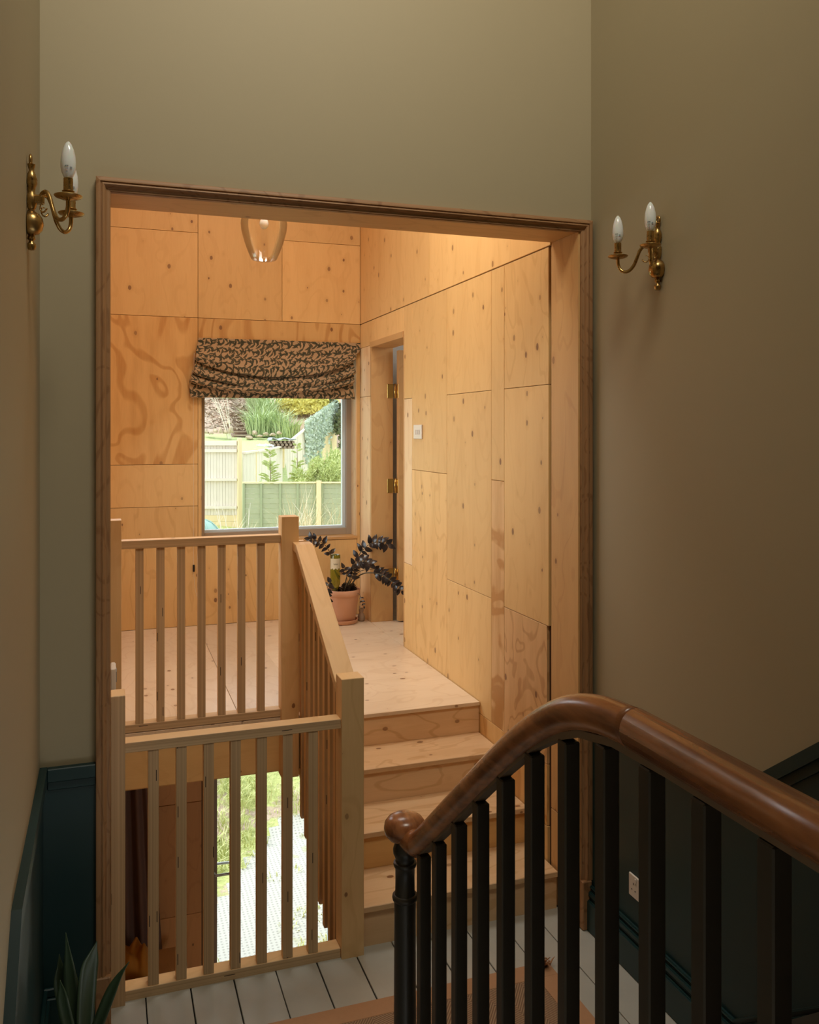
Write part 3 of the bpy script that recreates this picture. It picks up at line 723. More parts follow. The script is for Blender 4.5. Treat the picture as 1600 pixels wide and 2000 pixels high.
def sconce(name, wx, sgn, cy, label):
    """wx wall plane, sgn +1 projects to +X"""
    root = empty(name, (wx, cy, 2.557), label, 'wall light', 'two-armed brass wall lights')
    def X(d): return wx + sgn * d
    # backplate: turned spindle flattened against the wall
    bm = bmesh.new()
    prof = [(.001, 2.557), (.009, 2.559), (.0125, 2.567), (.012, 2.575), (.007, 2.580), (.0065, 2.585), (.011, 2.589), (.0105, 2.594), (.008, 2.600), (.020, 2.604), (.029, 2.615), (.0325, 2.631), (.030, 2.648), (.022, 2.660), (.012, 2.667), (.008, 2.672), (.012, 2.677), (.015, 2.690), (.015, 2.712), (.010, 2.720), (.011, 2.735), (.0165, 2.748), (.0145, 2.752), (.016, 2.756), (.012, 2.772), (.007, 2.782), (.0085, 2.790), (.011, 2.800)]
    lathe(bm, prof, (X(.012), cy, 0), 28)
    for v in bm.verts:
        if (v.co.x - wx) * sgn < .0015: v.co.x = X(.0015)
    lp = [(X(.010), cy + math.cos(a) * .010, 2.812 + math.sin(a) * .013) for a in [2 * PI * k / 14 for k in range(15)]]
    tube(bm, lp, .0045, 8)
    autosmooth(build('backplate', bm, M['brass'], root), 50)
    bm = bmesh.new(); bbox(bm, min(X(.018), X(.046)), max(X(.018), X(.046)), cy - .014, cy + .014, 2.690, 2.714, .004)
    build('hub', bm, M['brass'], root)
    for s in (-1, 1):
        dX, dY = .105, s * .102
        def A(t, z): return (X(.030 + (dX - .022) * t), cy + dY * t, z)
        pts = [A(.02, 2.700), A(.14, 2.717), A(.27, 2.719), A(.38, 2.704), A(.46, 2.678), (A(.54, 2.655)), A(.66, 2.637), A(.80, 2.633), A(.92, 2.642), A(.985, 2.660), A(1, 2.686)]
        bm = bmesh.new(); tube(bm, spline(pts, 5), .0060, 10)
        arm = build('arm', bm, M['brass'], root, smooth=True)
        bm = bmesh.new(); sc = []
        for k in range(14):
            a = -PI / 2 * .2 - k * .36; r = .019 - .0009 * k
            sc.append((A(.16, 0)[0] + sgn * r * math.cos(a) * .6, cy + dY * (.24 + r * math.cos(a) * 4.5), 2.678 + r * math.sin(a)))
        tube(bm, sc, [.0028 - .0001 * k for k in range(14)], 6); build('scroll', bm, M['brass'], arm, smooth=True)
        c = A(1, 0)
        bm = bmesh.new(); lathe(bm, [(.004, 2.680), (.007, 2.683), (.020, 2.685), (.034, 2.690), (.0375, 2.694), (.0365, 2.6955), (.026, 2.691), (.014, 2.6895), (.001, 2.6895)], (c[0], c[1], 0), 28)
        autosmooth(build('drip_pan', bm, M['brass'], root), 50)
        bm = bmesh.new(); lathe(bm, [(.0125, 2.690), (.0135, 2.697), (.013, 2.704), (.0165, 2.706), (.0165, 2.7075), (.0128, 2.709), (.0125, 2.712), (.0125, 2.742), (.001, 2.742)], (c[0], c[1], 0), 24)
        autosmooth(build('candle_tube', bm, M['brass'], root), 40)
        bm = bmesh.new(); lathe(bm, [(.009, 2.741), (.0130, 2.748), (.0175, 2.758), (.0200, 2.772), (.0203, 2.786), (.0187, 2.804), (.0145, 2.822), (.0088, 2.836), (.003, 2.843), (.0005, 2.844)], (c[0], c[1], 0), 28)
        b = build('bulb', bm, M['bulb'], root, smooth=True)
        # small grey print on the bulb's collar
        bm = bmesh.new()
        for (da, z, w_, h_) in ((-.35, 2.772, .0022, .003), (-.10, 2.772, .0022, .003), (-.32, 2.765, .002, .0022), (-.12, 2.765, .0022, .0022), (.35, 2.767, .003, .006), (-.22, 2.757, .0022, .003)):
            a0 = math.atan2(-c[1], -c[0]) + da; rr = .0198 if z > 2.76 else .0180
            p = Vector((c[0] + rr * math.cos(a0), c[1] + rr * math.sin(a0), z)); tt = Vector((-math.sin(a0), math.cos(a0), 0)); nn = Vector((math.cos(a0), math.sin(a0), 0)) * .0006
            q = [bm.verts.new(p + nn + tt * i * w_ + Vector((0, 0, j * h_ * .5))) for i, j in ((-1, -1), (1, -1), (1, 1), (-1, 1))]
            bm.faces.new(q)
        build('print', bm, M['print'], b)
sconce('wall_sconce', LX, 1, 2.672, 'two-armed brass wall light on the left wall beside the wooden casing')
sconce('wall_sconce', RX, -1, 2.690, 'two-armed brass wall light on the right brown-lit wall')

# double socket on the dark green dado
sk = empty('wall_socket', (RX - .014, 2.79, .282), 'white double power socket on the dark green panelling behind dark balusters', 'socket')
sx0 = RX - .014
box('face_plate', sx0 - .008, sx0, 2.715, 2.861, .282, .368, M['white'], sk, bev=.003)
bm = bmesh.new()
for cy in (2.828, 2.752):
    for dy, dz_, w_, h_ in ((0, .018, .004, .008), (.011, -.006, .006, .004), (-.011, -.006, .006, .004)):
        bbox(bm, sx0 - .0086, sx0 - .0078, cy + dy - w_ / 2, cy + dy + w_ / 2, .318 + dz_ - h_ / 2, .318 + dz_ + h_ / 2)
build('pin_holes', bm, M['black'], sk)['kind'] = 'stuff'
for cy in (2.814, 2.766): box('rocker', sx0 - .0105, sx0 - .008, cy - .005, cy + .005, .344, .360, M['white'], sk, bev=.001)
sw = empty('light_switch', (PX, 5.085, 1.994), 'white four-gang light switch on the plywood wall beside the doorway', 'switch')
box('face_plate', PX - .009, PX, 5.010, 5.158, 1.995, 2.083, M['white'], sw, bev=.003)
for k in range(4): box('rocker', PX - .0125, PX - .009, 5.044 + k * .023, 5.056 + k * .023, 2.022, 2.052, M['white'], sw, bev=.0015)
cb = empty('control_box', (.010, 3.93, .89), 'white wall unit edge-on at the left behind the half newel', 'control box')
box('housing', .0105, .034, 3.86, 3.965, .895, 1.050, M['white'], cb, bev=.006)
bm = bmesh.new(); bbox(bm, .034, .037, 3.88, 3.945, .985, 1.03, .001); build('screen', bm, M['print'], cb)

# ================================================================ pendant, blind
pc = Vector((.850, 5.0, 0))
pd = empty('pendant_lamp', (pc.x, pc.y, 3.03), 'clear glass bell pendant lamp hanging in front of the plywood wall', 'pendant lamp')
bm = bmesh.new()
out = [(.068, 3.028), (.074, 3.034), (.092, 3.075), (.112, 3.130), (.128, 3.190), (.133, 3.235), (.128, 3.275), (.108, 3.315), (.075, 3.345), (.040, 3.362), (.024, 3.370)]
lathe(bm, out, (pc.x, pc.y, 0), 40, cap=False)
sh_ = build('glass_shade', bm, M['shade'], pd, smooth=True); md = sh_.modifiers.new('thickness', 'SOLIDIFY'); md.thickness = .002
bm = bmesh.new(); lathe(bm, [(.001, 3.205), (.012, 3.208), (.022, 3.218), (.0265, 3.233), (.024, 3.250), (.016, 3.266), (.0135, 3.285), (.001, 3.285)], (pc.x, pc.y, 0), 24); build('bulb', bm, M['bulb'], pd, smooth=True)
bm = bmesh.new(); lathe(bm, [(.015, 3.282), (.018, 3.29), (.018, 3.345), (.024, 3.352), (.024, 3.38), (.006, 3.395)], (pc.x, pc.y, 0), 20); autosmooth(build('lamp_holder', bm, M['black'], pd))
bm = bmesh.new(); tube(bm, [(pc.x, pc.y, 3.39), (pc.x, pc.y, 4.0), (pc.x, pc.y, CZ - .01)], .003, 6); build('flex', bm, M['black'], pd)
bm = bmesh.new(); lathe(bm, [(.045, CZ - .001), (.045, CZ - .012), (.02, CZ - .03), (.004, CZ - .032)], (pc.x, pc.y, 0), 20); build('ceiling_rose', bm, M['white'], pd)
# roman blind: sagging folds of leaf-printed cloth
bl = empty('roman_blind', (1.22, BYW - .03, 2.29), 'leaf-patterned brown and green roman blind half raised over the window', 'blind')
NU, NV = 150, 120
# (v, z at the ends, sag in the middle, how far it stands out)
KEY = [(0, 2.712, .000, .012), (.10, 2.676, .004, .018), (.20, 2.630, .035, .040), (.30, 2.575, .090, .098), (.36, 2.560, .122, .088), (.385, 2.578, .112, .022),
       (.44, 2.545, .100, .040), (.53, 2.482, .106, .110), (.575, 2.472, .118, .098), (.60, 2.492, .108, .030),
       (.65, 2.462, .070, .050), (.72, 2.410, .076, .116), (.76, 2.400, .082, .100), (.785, 2.420, .074, .036), (.84, 2.385, .026, .050), (.92, 2.335, .008, .062), (.955, 2.318, .004, .052), (1, 2.283, .000, .050)]
def key(v):
    for a, b in zip(KEY, KEY[1:]):
        if a[0] <= v <= b[0]:
            t = (v - a[0]) / (b[0] - a[0]); t2 = t * t * (3 - 2 * t); return [a[i] + (b[i] - a[i]) * t2 for i in (1, 2, 3)]
    return KEY[-1][1:]
me = bpy.data.meshes.new('fabric'); V = []; Fc = []; UV = []
s_len = 0; prevp = None; arc = []
for j in range(NV + 1):
    z, sg, d = key(j / NV); p = Vector((d * 1.2, z - sg * .8)); s_len += (p - prevp).length if prevp else 0; prevp = p; arc.append(s_len)
for j in range(NV + 1):
    v = j / NV; z, sg, d = key(v)
    for i in range(NU + 1):
        u = i / NU; c = 4 * u * (1 - u); c = c ** .8
        xl = .618 + (.562 - .618) * min(1, max(0, (v - .12) / .5)) - .010 * math.sin(v * 9); xr = 1.820 + (1.764 - 1.820) * min(1, max(0, (v - .10) / .25)) + .008 * math.sin(v * 14)
        nz = noise.noise(Vector((u * 7, v * 9, 1.7))); n2 = noise.noise(Vector((u * 22, v * 5, 4.2)))
        tilt = .018 * (u - .5) * math.sin(v * PI)
        zz = z - sg * c + tilt + .005 * nz * math.sin(v * PI)
        yy = BYW - .008 - d * (.55 + .45 * c) - .010 * nz * math.sin(min(1, v * 1.2) * PI) - .003 * n2
        V.append((xl + (xr - xl) * u, yy, zz)); UV.append((u * 1.21, arc[j] * 1.0))
for j in range(NV):
    for i in range(NU):
        a = j * (NU + 1) + i; Fc.append((a, a + 1, a + NU + 2, a + NU + 1))
org = wloc(bl)
me.from_pydata([tuple(Vector(v) - org) for v in V], [], Fc); ul = me.uv_layers.new(name='UVMap')
for p in me.polygons:
    p.use_smooth = True
    for li in p.loop_indices: ul.data[li].uv = UV[me.loops[li].vertex_index]
me.materials.append(M['fabric']); fo = bpy.data.objects.new('fabric', me); COL.objects.link(fo); fo.parent = bl
md = fo.modifiers.new('thickness', 'SOLIDIFY'); md.thickness = .003
box('head_batten', .622, 1.818, BYW - .012, BYW - .001, 2.680, 2.710, M['newel'], bl, 'x')
bm = bmesh.new()
tube(bm, spline([(.585, BYW - .03, 2.60), (.580, BYW - .02, 2.2), (.583, BYW - .012, 1.6), (.583, BYW - .012, 1.10), (.584, BYW - .012, 1.03), (.592, BYW - .012, .92), (.612, BYW - .013, .84)], 5), .0012, 5)
cdm = build('pull_cord', bm, M['cordm'], bl, smooth=True)
box('cord_toggle', .577, .591, BYW - .018, BYW - .006, 1.035, 1.085, M['black'], cdm, bev=.002)

# ================================================================ plant in the corner
PC = Vector((1.625, 6.16, LZ))
ps = empty('plant_saucer', PC, 'terracotta saucer under the plant pot on the plywood landing', 'saucer')
bm = bmesh.new(); lathe(bm, [(.001, LZ + .001), (.092, LZ + .001), (.100, LZ + .006), (.108, LZ + .026), (.110, LZ + .031), (.105, LZ + .031), (.096, LZ + .010), (.001, LZ + .009)], (PC.x, PC.y, 0), 40); autosmooth(build('dish', bm, M['terra'], ps), 50)
pz = LZ + .010
pot = empty('potted_plant', (PC.x, PC.y, pz), 'terracotta pot with near-black arching leafy stems in the corner by the window', 'plant')
bm = bmesh.new(); lathe(bm, [(.001, pz), (.083, pz), (.087, pz + .004), (.113, pz + .190), (.119, pz + .194), (.124, pz + .205), (.125, pz + .232), (.121, pz + .240), (.114, pz + .238), (.110, pz + .205), (.001, pz + .200)], (PC.x, PC.y, 0), 48)
autosmooth(build('pot', bm, M['terra'], pot), 40)
bm = bmesh.new(); lathe(bm, [(.001, pz + .199), (.109, pz + .200), (.109, pz + .208), (.05, pz + .214), (.001, pz + .216)], (PC.x, PC.y, 0), 32); build('soil', bm, M['soil'], pot, smooth=True)
def leafmesh(L, Wd, bend=.25, fold=.18):
    bm = bmesh.new(); n = 7; rows = []
    for i in range(n + 1):
        t = i / n; w_ = Wd * math.sin(PI * min(1, t ** .75 * .98 + .01)) ** .85 * .5 + .0003
        z = -bend * L * t * t
        rows.append([bm.verts.new((s * w_, L * t, z + abs(s) * w_ * fold)) for s in (-1, 0, 1)])
    for a, b in zip(rows, rows[1:]):
        for k in range(2): bm.faces.new((a[k], a[k + 1], b[k + 1], b[k]))
    me = bpy.data.meshes.new('leaf'); bm.to_mesh(me); bm.free()
    for p in me.polygons: p.use_smooth = True
    me.materials.append(M['zz']); return me
LM = [leafmesh(.060, .036), leafmesh(.052, .033, .1), leafmesh(.064, .038, .35)]
def place_leaf(par, p, d, n, s=1.0, name='leaf', me=None):
    d = Vector(d).normalized(); n = Vector(n); x = d.cross(n)
    if x.length < 1e-4: x = d.orthogonal()
    x.normalize(); n = x.cross(d).normalized()
    o = bpy.data.objects.new(name, me or rnd.choice(LM)); COL.objects.link(o); o.parent = par
    mt = Matrix((x, d, n)).transposed().to_4x4(); o.matrix_local = Matrix.Translation(Vector(p) - wloc(par)) @ mt @ Matrix.Scale(s, 4)
    return o
def stem(pix, Ys, r0, leaves, name='stem', ls=1.0, sides=(-1, 1), start=.45):
    pts = [atY(x, y, Y) for (x, y), Y in zip(pix, Ys)]; sp = spline(pts, 8); n = len(sp)
    bm = bmesh.new(); tube(bm, sp, [r0 * (1 - .65 * i / n) for i in range(n)], 7)
    o = build(name, bm, M['zzstem'], pot, smooth=True)
    view = Vector((-.3, -1, .35)).normalized()
    for k in range(leaves):
        t = start + (1 - start) * (k + .5) / leaves; i = min(n - 2, int(t * (n - 1)))
        p = sp[i]; tg = (sp[min(n - 1, i + 2)] - sp[max(0, i - 2)]).normalized()
        for s in sides:
            perp = tg.cross(view).normalized() * s
            d = tg * rnd.uniform(.25, .6) + perp * 1.0 + Vector((0, rnd.uniform(-.5, .3), 0))
            nn = view + Vector((rnd.uniform(-.7, .7), 0, rnd.uniform(-.5, .9)))
            place_leaf(o, p, d, nn, ls * rnd.uniform(.85, 1.15))
    place_leaf(o, sp[-1], (sp[-1] - sp[-3]), view, ls)
    return o
stem([(664, 1160), (656, 1120), (648, 1088), (636, 1066), (620, 1056), (605, 1053)], [6.14, 6.12, 6.08, 6.05, 6.02, 6.0], .0042, 6, start=.42, ls=.85)
stem([(672, 1158), (684, 1128), (692, 1102), (704, 1080), (722, 1063), (742, 1058), (758, 1064)], [6.15, 6.14, 6.13, 6.12, 6.1, 6.06, 6.02], .0045, 8, start=.42, ls=1.0)
stem([(671, 1160), (676, 1132), (684, 1112), (696, 1099), (712, 1096), (722, 1102)], [6.12, 6.10, 6.06, 6.02, 6.0, 5.98], .0045, 6, start=.5, ls=1.05)
stem([(680, 1158), (692, 1134), (708, 1121), (728, 1119), (748, 1124), (766, 1137), (784, 1154)], [6.14, 6.10, 6.05, 6.0, 5.95, 5.92, 5.90], .0060, 8, start=.55, ls=.86)
stem([(678, 1158), (686, 1134), (700, 1118), (718, 1112), (736, 1114), (748, 1120)], [6.17, 6.15, 6.12, 6.08, 6.04, 6.0], .0042, 3, start=.72, ls=.8)
stem([(662, 1160), (652, 1146), (646, 1138), (640, 1146), (637, 1160), (638, 1176)], [6.10, 6.06, 6.03, 6.0, 5.99, 5.98], .0032, 5, start=.35, ls=.85)
stem([(676, 1158), (682, 1138), (688, 1124), (690, 1112)], [6.12, 6.09, 6.06, 6.04], .0035, 3, start=.5, ls=.8)
stem([(672, 1156), (678, 1136), (676, 1120), (672, 1110)], [6.09, 6.05, 6.02, 6.0], .0032, 2, start=.6, ls=.7)
stem([(690, 1160), (701, 1160), (707, 1172), (711, 1184)], [6.1, 6.06, 6.03, 6.02], .0022, 3, start=.45, ls=.32)
# inverted wine bottle watering the pot
bc = atY(655, 1083, 6.10); bz = bc.z
bt = empty('wine_bottle', (bc.x, 6.10, pz + .215), 'upturned olive green bottle with cream label stuck neck-down in the plant pot', 'bottle')
bm = bmesh.new(); lathe(bm, [(.014, pz + .208), (.0145, bz - .262), (.020, bz - .245), (.034, bz - .215), (.0365, bz - .195), (.0368, bz - .004), (.034, bz), (.022, bz - .002), (.010, bz - .012), (.001, bz - .014)], (bc.x, 6.10, 0), 32)
autosmooth(build('glass', bm, M['bottle'], bt), 50)
bm = bmesh.new(); n = 16; top = []; bot = []
for k in range(n + 1):
    a = math.atan2(-6.1, -bc.x) - 1.15 + 2.3 * k / n
    top.append(bm.verts.new((bc.x + .0375 * math.cos(a), 6.10 + .0375 * math.sin(a), bz - .026))); bot.append(bm.verts.new((bc.x + .0375 * math.cos(a), 6.10 + .0375 * math.sin(a), bz - .100 - .006 * math.sin(k * 1.3))))
for k in range(n): bm.faces.new((bot[k], bot[k + 1], top[k + 1], top[k]))
lb = build('label', bm, M['label'], bt, smooth=True)
bm = bmesh.new()
for k in range(4):
    a0 = math.atan2(-6.1, -bc.x) - .35 + k * .2
    tube(bm, [(bc.x + .0380 * math.cos(a0 + q * .05), 6.10 + .0380 * math.sin(a0 + q * .05), bz - .066 + .006 * math.sin(q * 1.8 + k)) for q in range(5)], .0007, 4)
build('scribble', bm, M['zzstem'], lb)
# pine cones packed on the soil
def cone(c, r, h, lab, seed, name='pine_cone'):
    rr = random.Random(seed); root = empty(name, (c[0], c[1], c[2]), lab, 'pine cone', 'pine cones in the plant pot')
    bm = bmesh.new(); lathe(bm, [(r * .3, 0), (r * .55, h * .3), (r * .45, h * .65), (r * .1, h * .95)], c, 10); build('core', bm, M['soil'], root)
    bm = bmesh.new()
    for k in range(46):
        t = k / 46; a = k * 2.39996; z = c[2] + h * (.05 + .9 * t); ro = r * math.sin(PI * (.30 + .62 * t)) * rr.uniform(.9, 1.08); ri = ro * .35
        d = Vector((math.cos(a), math.sin(a), 0)); s = Vector((-math.sin(a), math.cos(a), 0)); b = Vector((c[0], c[1], z))
        w_ = r * .30
        q = [b + d * ri - s * w_ * .3, b + d * ri + s * w_ * .3, b + d * ro * .85 + s * w_ + Vector((0, 0, h * .05)), b + d * ro + Vector((0, 0, h * .12)), b + d * ro * .85 - s * w_ + Vector((0, 0, h * .05))]
        up = [p + Vector((0, 0, h * .035)) for p in q]
        A = [bm.verts.new(p) for p in q]; B = [bm.verts.new(p) for p in up]
        bm.faces.new(A[::-1]); bm.faces.new(B)
        for i in range(5): bm.faces.new((A[i], A[(i + 1) % 5], B[(i + 1) % 5], B[i]))
    o = build('scales', bm, M['cone'], root); o['kind'] = 'stuff'
cone((PC.x + .000, PC.y - .055, pz + .212), .042, .075, 'large brown pine cone at the front of the plant pot', 1)
cone((PC.x + .062, PC.y - .030, pz + .212), .036, .065, 'brown pine cone at the right side of the plant pot', 2)
cone((PC.x - .056, PC.y - .022, pz + .212), .034, .055, 'brown pine cone at the left side of the plant pot', 3)
# small pale ornament behind the pot
oc = (1.768, 6.18, LZ)
orn = empty('clay_ornament', oc, 'small pale grey clay figure on the floor right of the plant pot', 'ornament')
bm = bmesh.new(); lathe(bm, [(.020, 0), (.026, .006), (.027, .03), (.020, .052), (.013, .060), (.018, .070), (.019, .082), (.012, .094), (.001, .097)], oc, 20); build('body', bm, plain('pale_clay', (.45, .35, .27), .8), orn, smooth=True)
bm = bmesh.new()
for s in (-1, 1): tube(bm, [(oc[0] + s * .012, oc[1] - .01, LZ + .088), (oc[0] + s * .018, oc[1] - .012, LZ + .112)], [.005, .002], 6)
build('ears', bm, plain('pale_clay_ear', (.45, .35, .27), .8), orn)

# ================================================================ snake plant, bottom left
SP = Vector((-.075, 2.78, 0))
sp_ = empty('snake_plant', SP, 'dark green upright leafed plant in brown pot at the lower left corner', 'plant')
bm = bmesh.new(); lathe(bm, [(.001, .001), (.060, .001), (.064, .004), (.082, .125), (.088, .128), (.089, .150), (.083, .152), (.079, .130), (.001, .128)], (SP.x, SP.y, 0), 36); autosmooth(build('pot', bm, M['terra_dark'], sp_), 40)
bm = bmesh.new(); lathe(bm, [(.001, .126), (.079, .128), (.05, .134), (.001, .135)], (SP.x, SP.y, 0), 24); build('soil', bm, M['soil'], sp_)
def blade(pts, wmax, tw=0.0, nrm=(0, -1, .2), name='leaf'):
    s = spline(pts, 7); n = len(s); bm = bmesh.new(); rows = []
    for i, p in enumerate(s):
        t = i / (n - 1); w_ = wmax * (.55 + .45 * math.sin(PI * min(1, t * 1.15))) * (1 - max(0, (t - .6) / .4) ** 1.6) + .0006
        tg = (s[min(n - 1, i + 1)] - s[max(0, i - 1)]).normalized(); x = tg.cross(Vector(nrm)).normalized(); nn = x.cross(tg).normalized()
        a = tw * t; x2 = x * math.cos(a) + nn * math.sin(a); n2 = nn * math.cos(a) - x * math.sin(a)
        rows.append([bm.verts.new(p + x2 * w_ * q * .5 + n2 * (abs(q) * w_ * .14)) for q in (-1, -.5, 0, .5, 1)])
    for a, b in zip(rows, rows[1:]):
        for k in range(4): bm.faces.new((a[k], a[k + 1], b[k + 1], b[k]))
    o = build(name, bm, M['snake'], sp_, smooth=True); md = o.modifiers.new('t', 'SOLIDIFY'); md.thickness = .002
for base, mid, tip, wmx, tw, Yt in (((158, 1990), (140, 1930), (128, 1822), .040, .5, 2.82), ((165, 1990), (172, 1900), (190, 1838), .052, -.5, 2.80),
                          ((150, 1990), (138, 1925), (126, 1866), .048, .3, 2.84), ((146, 1985), (118, 1930), (116, 1864), .036, -.4, 2.86),
                          ((158, 1995), (210, 1955), (252, 1878), .034, .9, 2.72), ((150, 1995), (125, 1965), (117, 1915), .036, .6, 2.74)):
    blade([Vector((SP.x + rnd.uniform(-.02, .02), SP.y + rnd.uniform(-.02, .02), .13)), (Vector((SP.x, SP.y, .13)) + atY(*mid, Yt)) * .5, atY(*mid, Yt), atY((mid[0] + tip[0]) / 2, (mid[1] + tip[1]) / 2 - 6, Yt), atY(*tip, Yt)], wmx, tw)

# ================================================================ lower room: curtain, bench, cloths
cu = empty('curtain', (.14, 6.2, LZZ), 'mauve brown curtain hanging in the lower room left of the glass door', 'curtain')
bm = bmesh.new(); nu, nv = 60, 20; g = []
for j in range(nv + 1):
    v = j / nv; z = .33 + (-2.05 - .33) * v; row = []
    for i in range(nu + 1):
        u = i / nu; x = .03 + u * (.20 + .16 * v); y = 6.30 - .035 * math.sin(u * 22 + v * 1.2) * (.5 + .5 * v) - .02 * math.sin(u * 9 + 1)
        row.append(bm.verts.new((x, y, z)))
    g.append(row)
for a, b in zip(g, g[1:]):
    for i in range(nu): bm.faces.new((a[i], a[i + 1], b[i + 1], b[i]))
o = build('cloth', bm, M['curtain'], cu, smooth=True); md = o.modifiers.new('t', 'SOLIDIFY'); md.thickness = .003
bm = bmesh.new(); tube(bm, [(.012, 6.29, .335), (.62, 6.29, .335)], .010, 10); build('rod', bm, M['dark_bal'], cu, smooth=True)
bq = atY(268, 1890, 5.2)
bnz = -1.50
be = empty('bench', (.25, 5.65, LZZ), 'wooden bench in the lower room under the cloths', 'bench')
box('seat', .03, .50, 5.15, 6.18, bnz - .04, bnz, M['ply_lower'], be, 'y')
for x in (.06, .44):
    for y in (5.20, 6.10): box('leg', x, x + .04, y, y + .04, LZZ + .002, bnz - .04, M['ply_lower'], be)
def lump(name, x0, x1, y0, y1, z0, h, mat, label, cat, seed):
    bm = bmesh.new(); bmesh.ops.create_grid(bm, x_segments=24, y_segments=24, size=.5)
    for v in bm.verts:
        e = (1 - abs(v.co.x * 2) ** 4) * (1 - abs(v.co.y * 2) ** 4)
        nz = noise.noise(Vector((v.co.x * 5, v.co.y * 3, seed))); z = z0 + .004 + h * e * (.7 + .35 * nz)
        v.co = Vector((x0 + (v.co.x + .5) * (x1 - x0), y0 + (v.co.y + .5) * (y1 - y0), z))
    r = bmesh.ops.extrude_face_region(bm, geom=list(bm.faces))
    for q in r['geom']:
        if isinstance(q, bmesh.types.BMVert): q.co.z = z0 + .001
    bmesh.ops.recalc_face_normals(bm, faces=bm.faces)
    return tag(build(name, bm, M[mat], None, smooth=True), label, cat)
lump('folded_blanket', .035, .30, 5.22, 5.80, bnz, .20, 'navy', 'dark navy folded blanket glimpsed at the foot of the stair well', 'blanket', 1.0)
lump('cushion', .035, .28, 5.82, 6.16, bnz, .20, 'ochre', 'ochre yellow cushion glimpsed behind the navy blanket', 'cushion', 4.0)

# ================================================================ GARDEN
TZ = [(6.60, -2.16), (8.9, -2.16), (9.5, -1.95), (11.6, -.75), (14, -.25), (17, .05), (18.5, .40), (22, 1.12), (27, 1.86), (31, 3.05), (36, 4.6), (50, 9.0), (70, 12)]
def gz(y):
    if y <= TZ[0][0]: return TZ[0][1]
    for a, b in zip(TZ, TZ[1:]):
        if a[0] <= y <= b[0]: return a[1] + (b[1] - a[1]) * (y - a[0]) / (b[0] - a[0])
    return TZ[-1][1]
def bnd(x): return 9.15 - 1.0 * min(1.2, max(0, (1.75 - x) / .75)) + .1 * math.sin(x * 5)
LOWZ = [(17, .05), (22, .12), (26, .35), (29, 1.0), (33, 3.4), (36, 4.6), (50, 9)]
FPL = [(atD(x_, HY, d_).x, atD(x_, HY, d_).y) for x_, d_ in ((473, 17.6), (498, 20.0), (551, 24.0), (600, 25.2), (657, 28.0))]
def gz2(x, y):
    z = gz(y)
    if 26.7 < y < 31.6:
        xs_ = (474 - 210) * .945 / 1700 * y
        if abs(x - xs_) < .34: z -= .16
    if y <= 17.2 or y > 36: return z
    xf = FPL[0][0] if y < FPL[0][1] else FPL[-1][0] + .1
    for a, b in zip(FPL, FPL[1:]):
        if a[1] <= y <= b[1]: xf = a[0] + (b[0] - a[0]) * (y - a[1]) / (b[1] - a[1])
    if x > xf + .03:
        for a, b in zip(LOWZ, LOWZ[1:]):
            if a[0] <= y <= b[0]: return min(z, a[1] + (b[1] - a[1]) * (y - a[0]) / (b[0] - a[0]))
    return z
def gp(x, d):
    v = atD(x, HY, d); return Vector((v.x, v.y, gz(v.y)))
bm = bmesh.new(); rows = []
XS_ = [-14 + .7 * i for i in range(20)] + [.05 + .11 * i for i in range(75)] + [8.4 + .7 * i for i in range(12)]
ys = [6.66 + i * .11 for i in range(24)] + [9.3 + .16 * i for i in range(16)] + [12 + .3 * i for i in range(60)] + [30.2 + .8 * i for i in range(26)] + [53, 60, 70]
for y in ys:
    row = []
    for x in XS_:
        amp = 0 if y < 8.9 else .05
        row.append(bm.verts.new((x, y, gz2(x, y) + amp * noise.noise(Vector((x * .9, y * .9, 3))) * 2)))
    rows.append(row)
for a, b in zip(rows, rows[1:]):
    for i in range(len(XS_) - 1): bm.faces.new((a[i], a[i + 1], b[i + 1], b[i]))
bm.normal_update()
gobj = build('garden_ground', bm, [M['ground'], M['gravel']], None, smooth=True, centre=False); gobj['kind'] = 'structure'
for p in gobj.data.polygons:
    c = p.center
    if c.y < bnd(c.x) + .12 * noise.noise(Vector((c.x * 3, c.y * 3, 5))): p.material_index = 1
sbox('paving_edge', -2, 4, 6.60, 6.72, -2.5, -2.13, M['stone'])

def blades(bm, c, n, h, spread, lean=.5, w=.006, hv=.4, seed=0):
    rr = random.Random(seed)
    for k in range(n):
        a = rr.uniform(0, 2 * PI); r = spread * math.sqrt(rr.random()); b = Vector(c) + Vector((math.cos(a) * r, math.sin(a) * r, 0))
        a2 = a + rr.uniform(-.9, .9); hh = h * rr.uniform(1 - hv, 1 + hv * .4); ln = lean * rr.uniform(.2, 1.1) * hh
        d = Vector((math.cos(a2), math.sin(a2), 0)); s = Vector((-d.y, d.x, 0)) * w * rr.uniform(.6, 1.3)
        m_ = b + d * ln * .3 + Vector((0, 0, hh * .6)); t = b + d * ln + Vector((0, 0, hh * rr.uniform(.75, 1)))
        v = [bm.verts.new(q) for q in (b - s, b + s, m_ + s * .8, m_ - s * .8, t)]
        bm.faces.new((v[0], v[1], v[2], v[3])); bm.faces.new((v[3], v[2], v[4]))
def stuff(name, bm, mat, label, cat):
    o = build(name, bm, mat, None, uvw=False); o['kind'] = 'stuff'; return tag(o, label, cat)
rg_ = random.Random(3)
bm = bmesh.new()
for k in range(900):
    x = rg_.uniform(.2, 3.6); y = rg_.uniform(8.0, 12.6)
    if y < bnd(x): continue
    if noise.noise(Vector((x * 1.6, y * 1.6, 0))) < -.28: continue
    blades(bm, (x, y, gz(y)), 16, rg_.uniform(.07, .20), .12, 1.0, .006, seed=k)
stuff('bank_grass', bm, M['g_grass'], 'rough green grass on the bank beyond the gravel seen through the lower door', 'grass')
bm = bmesh.new()
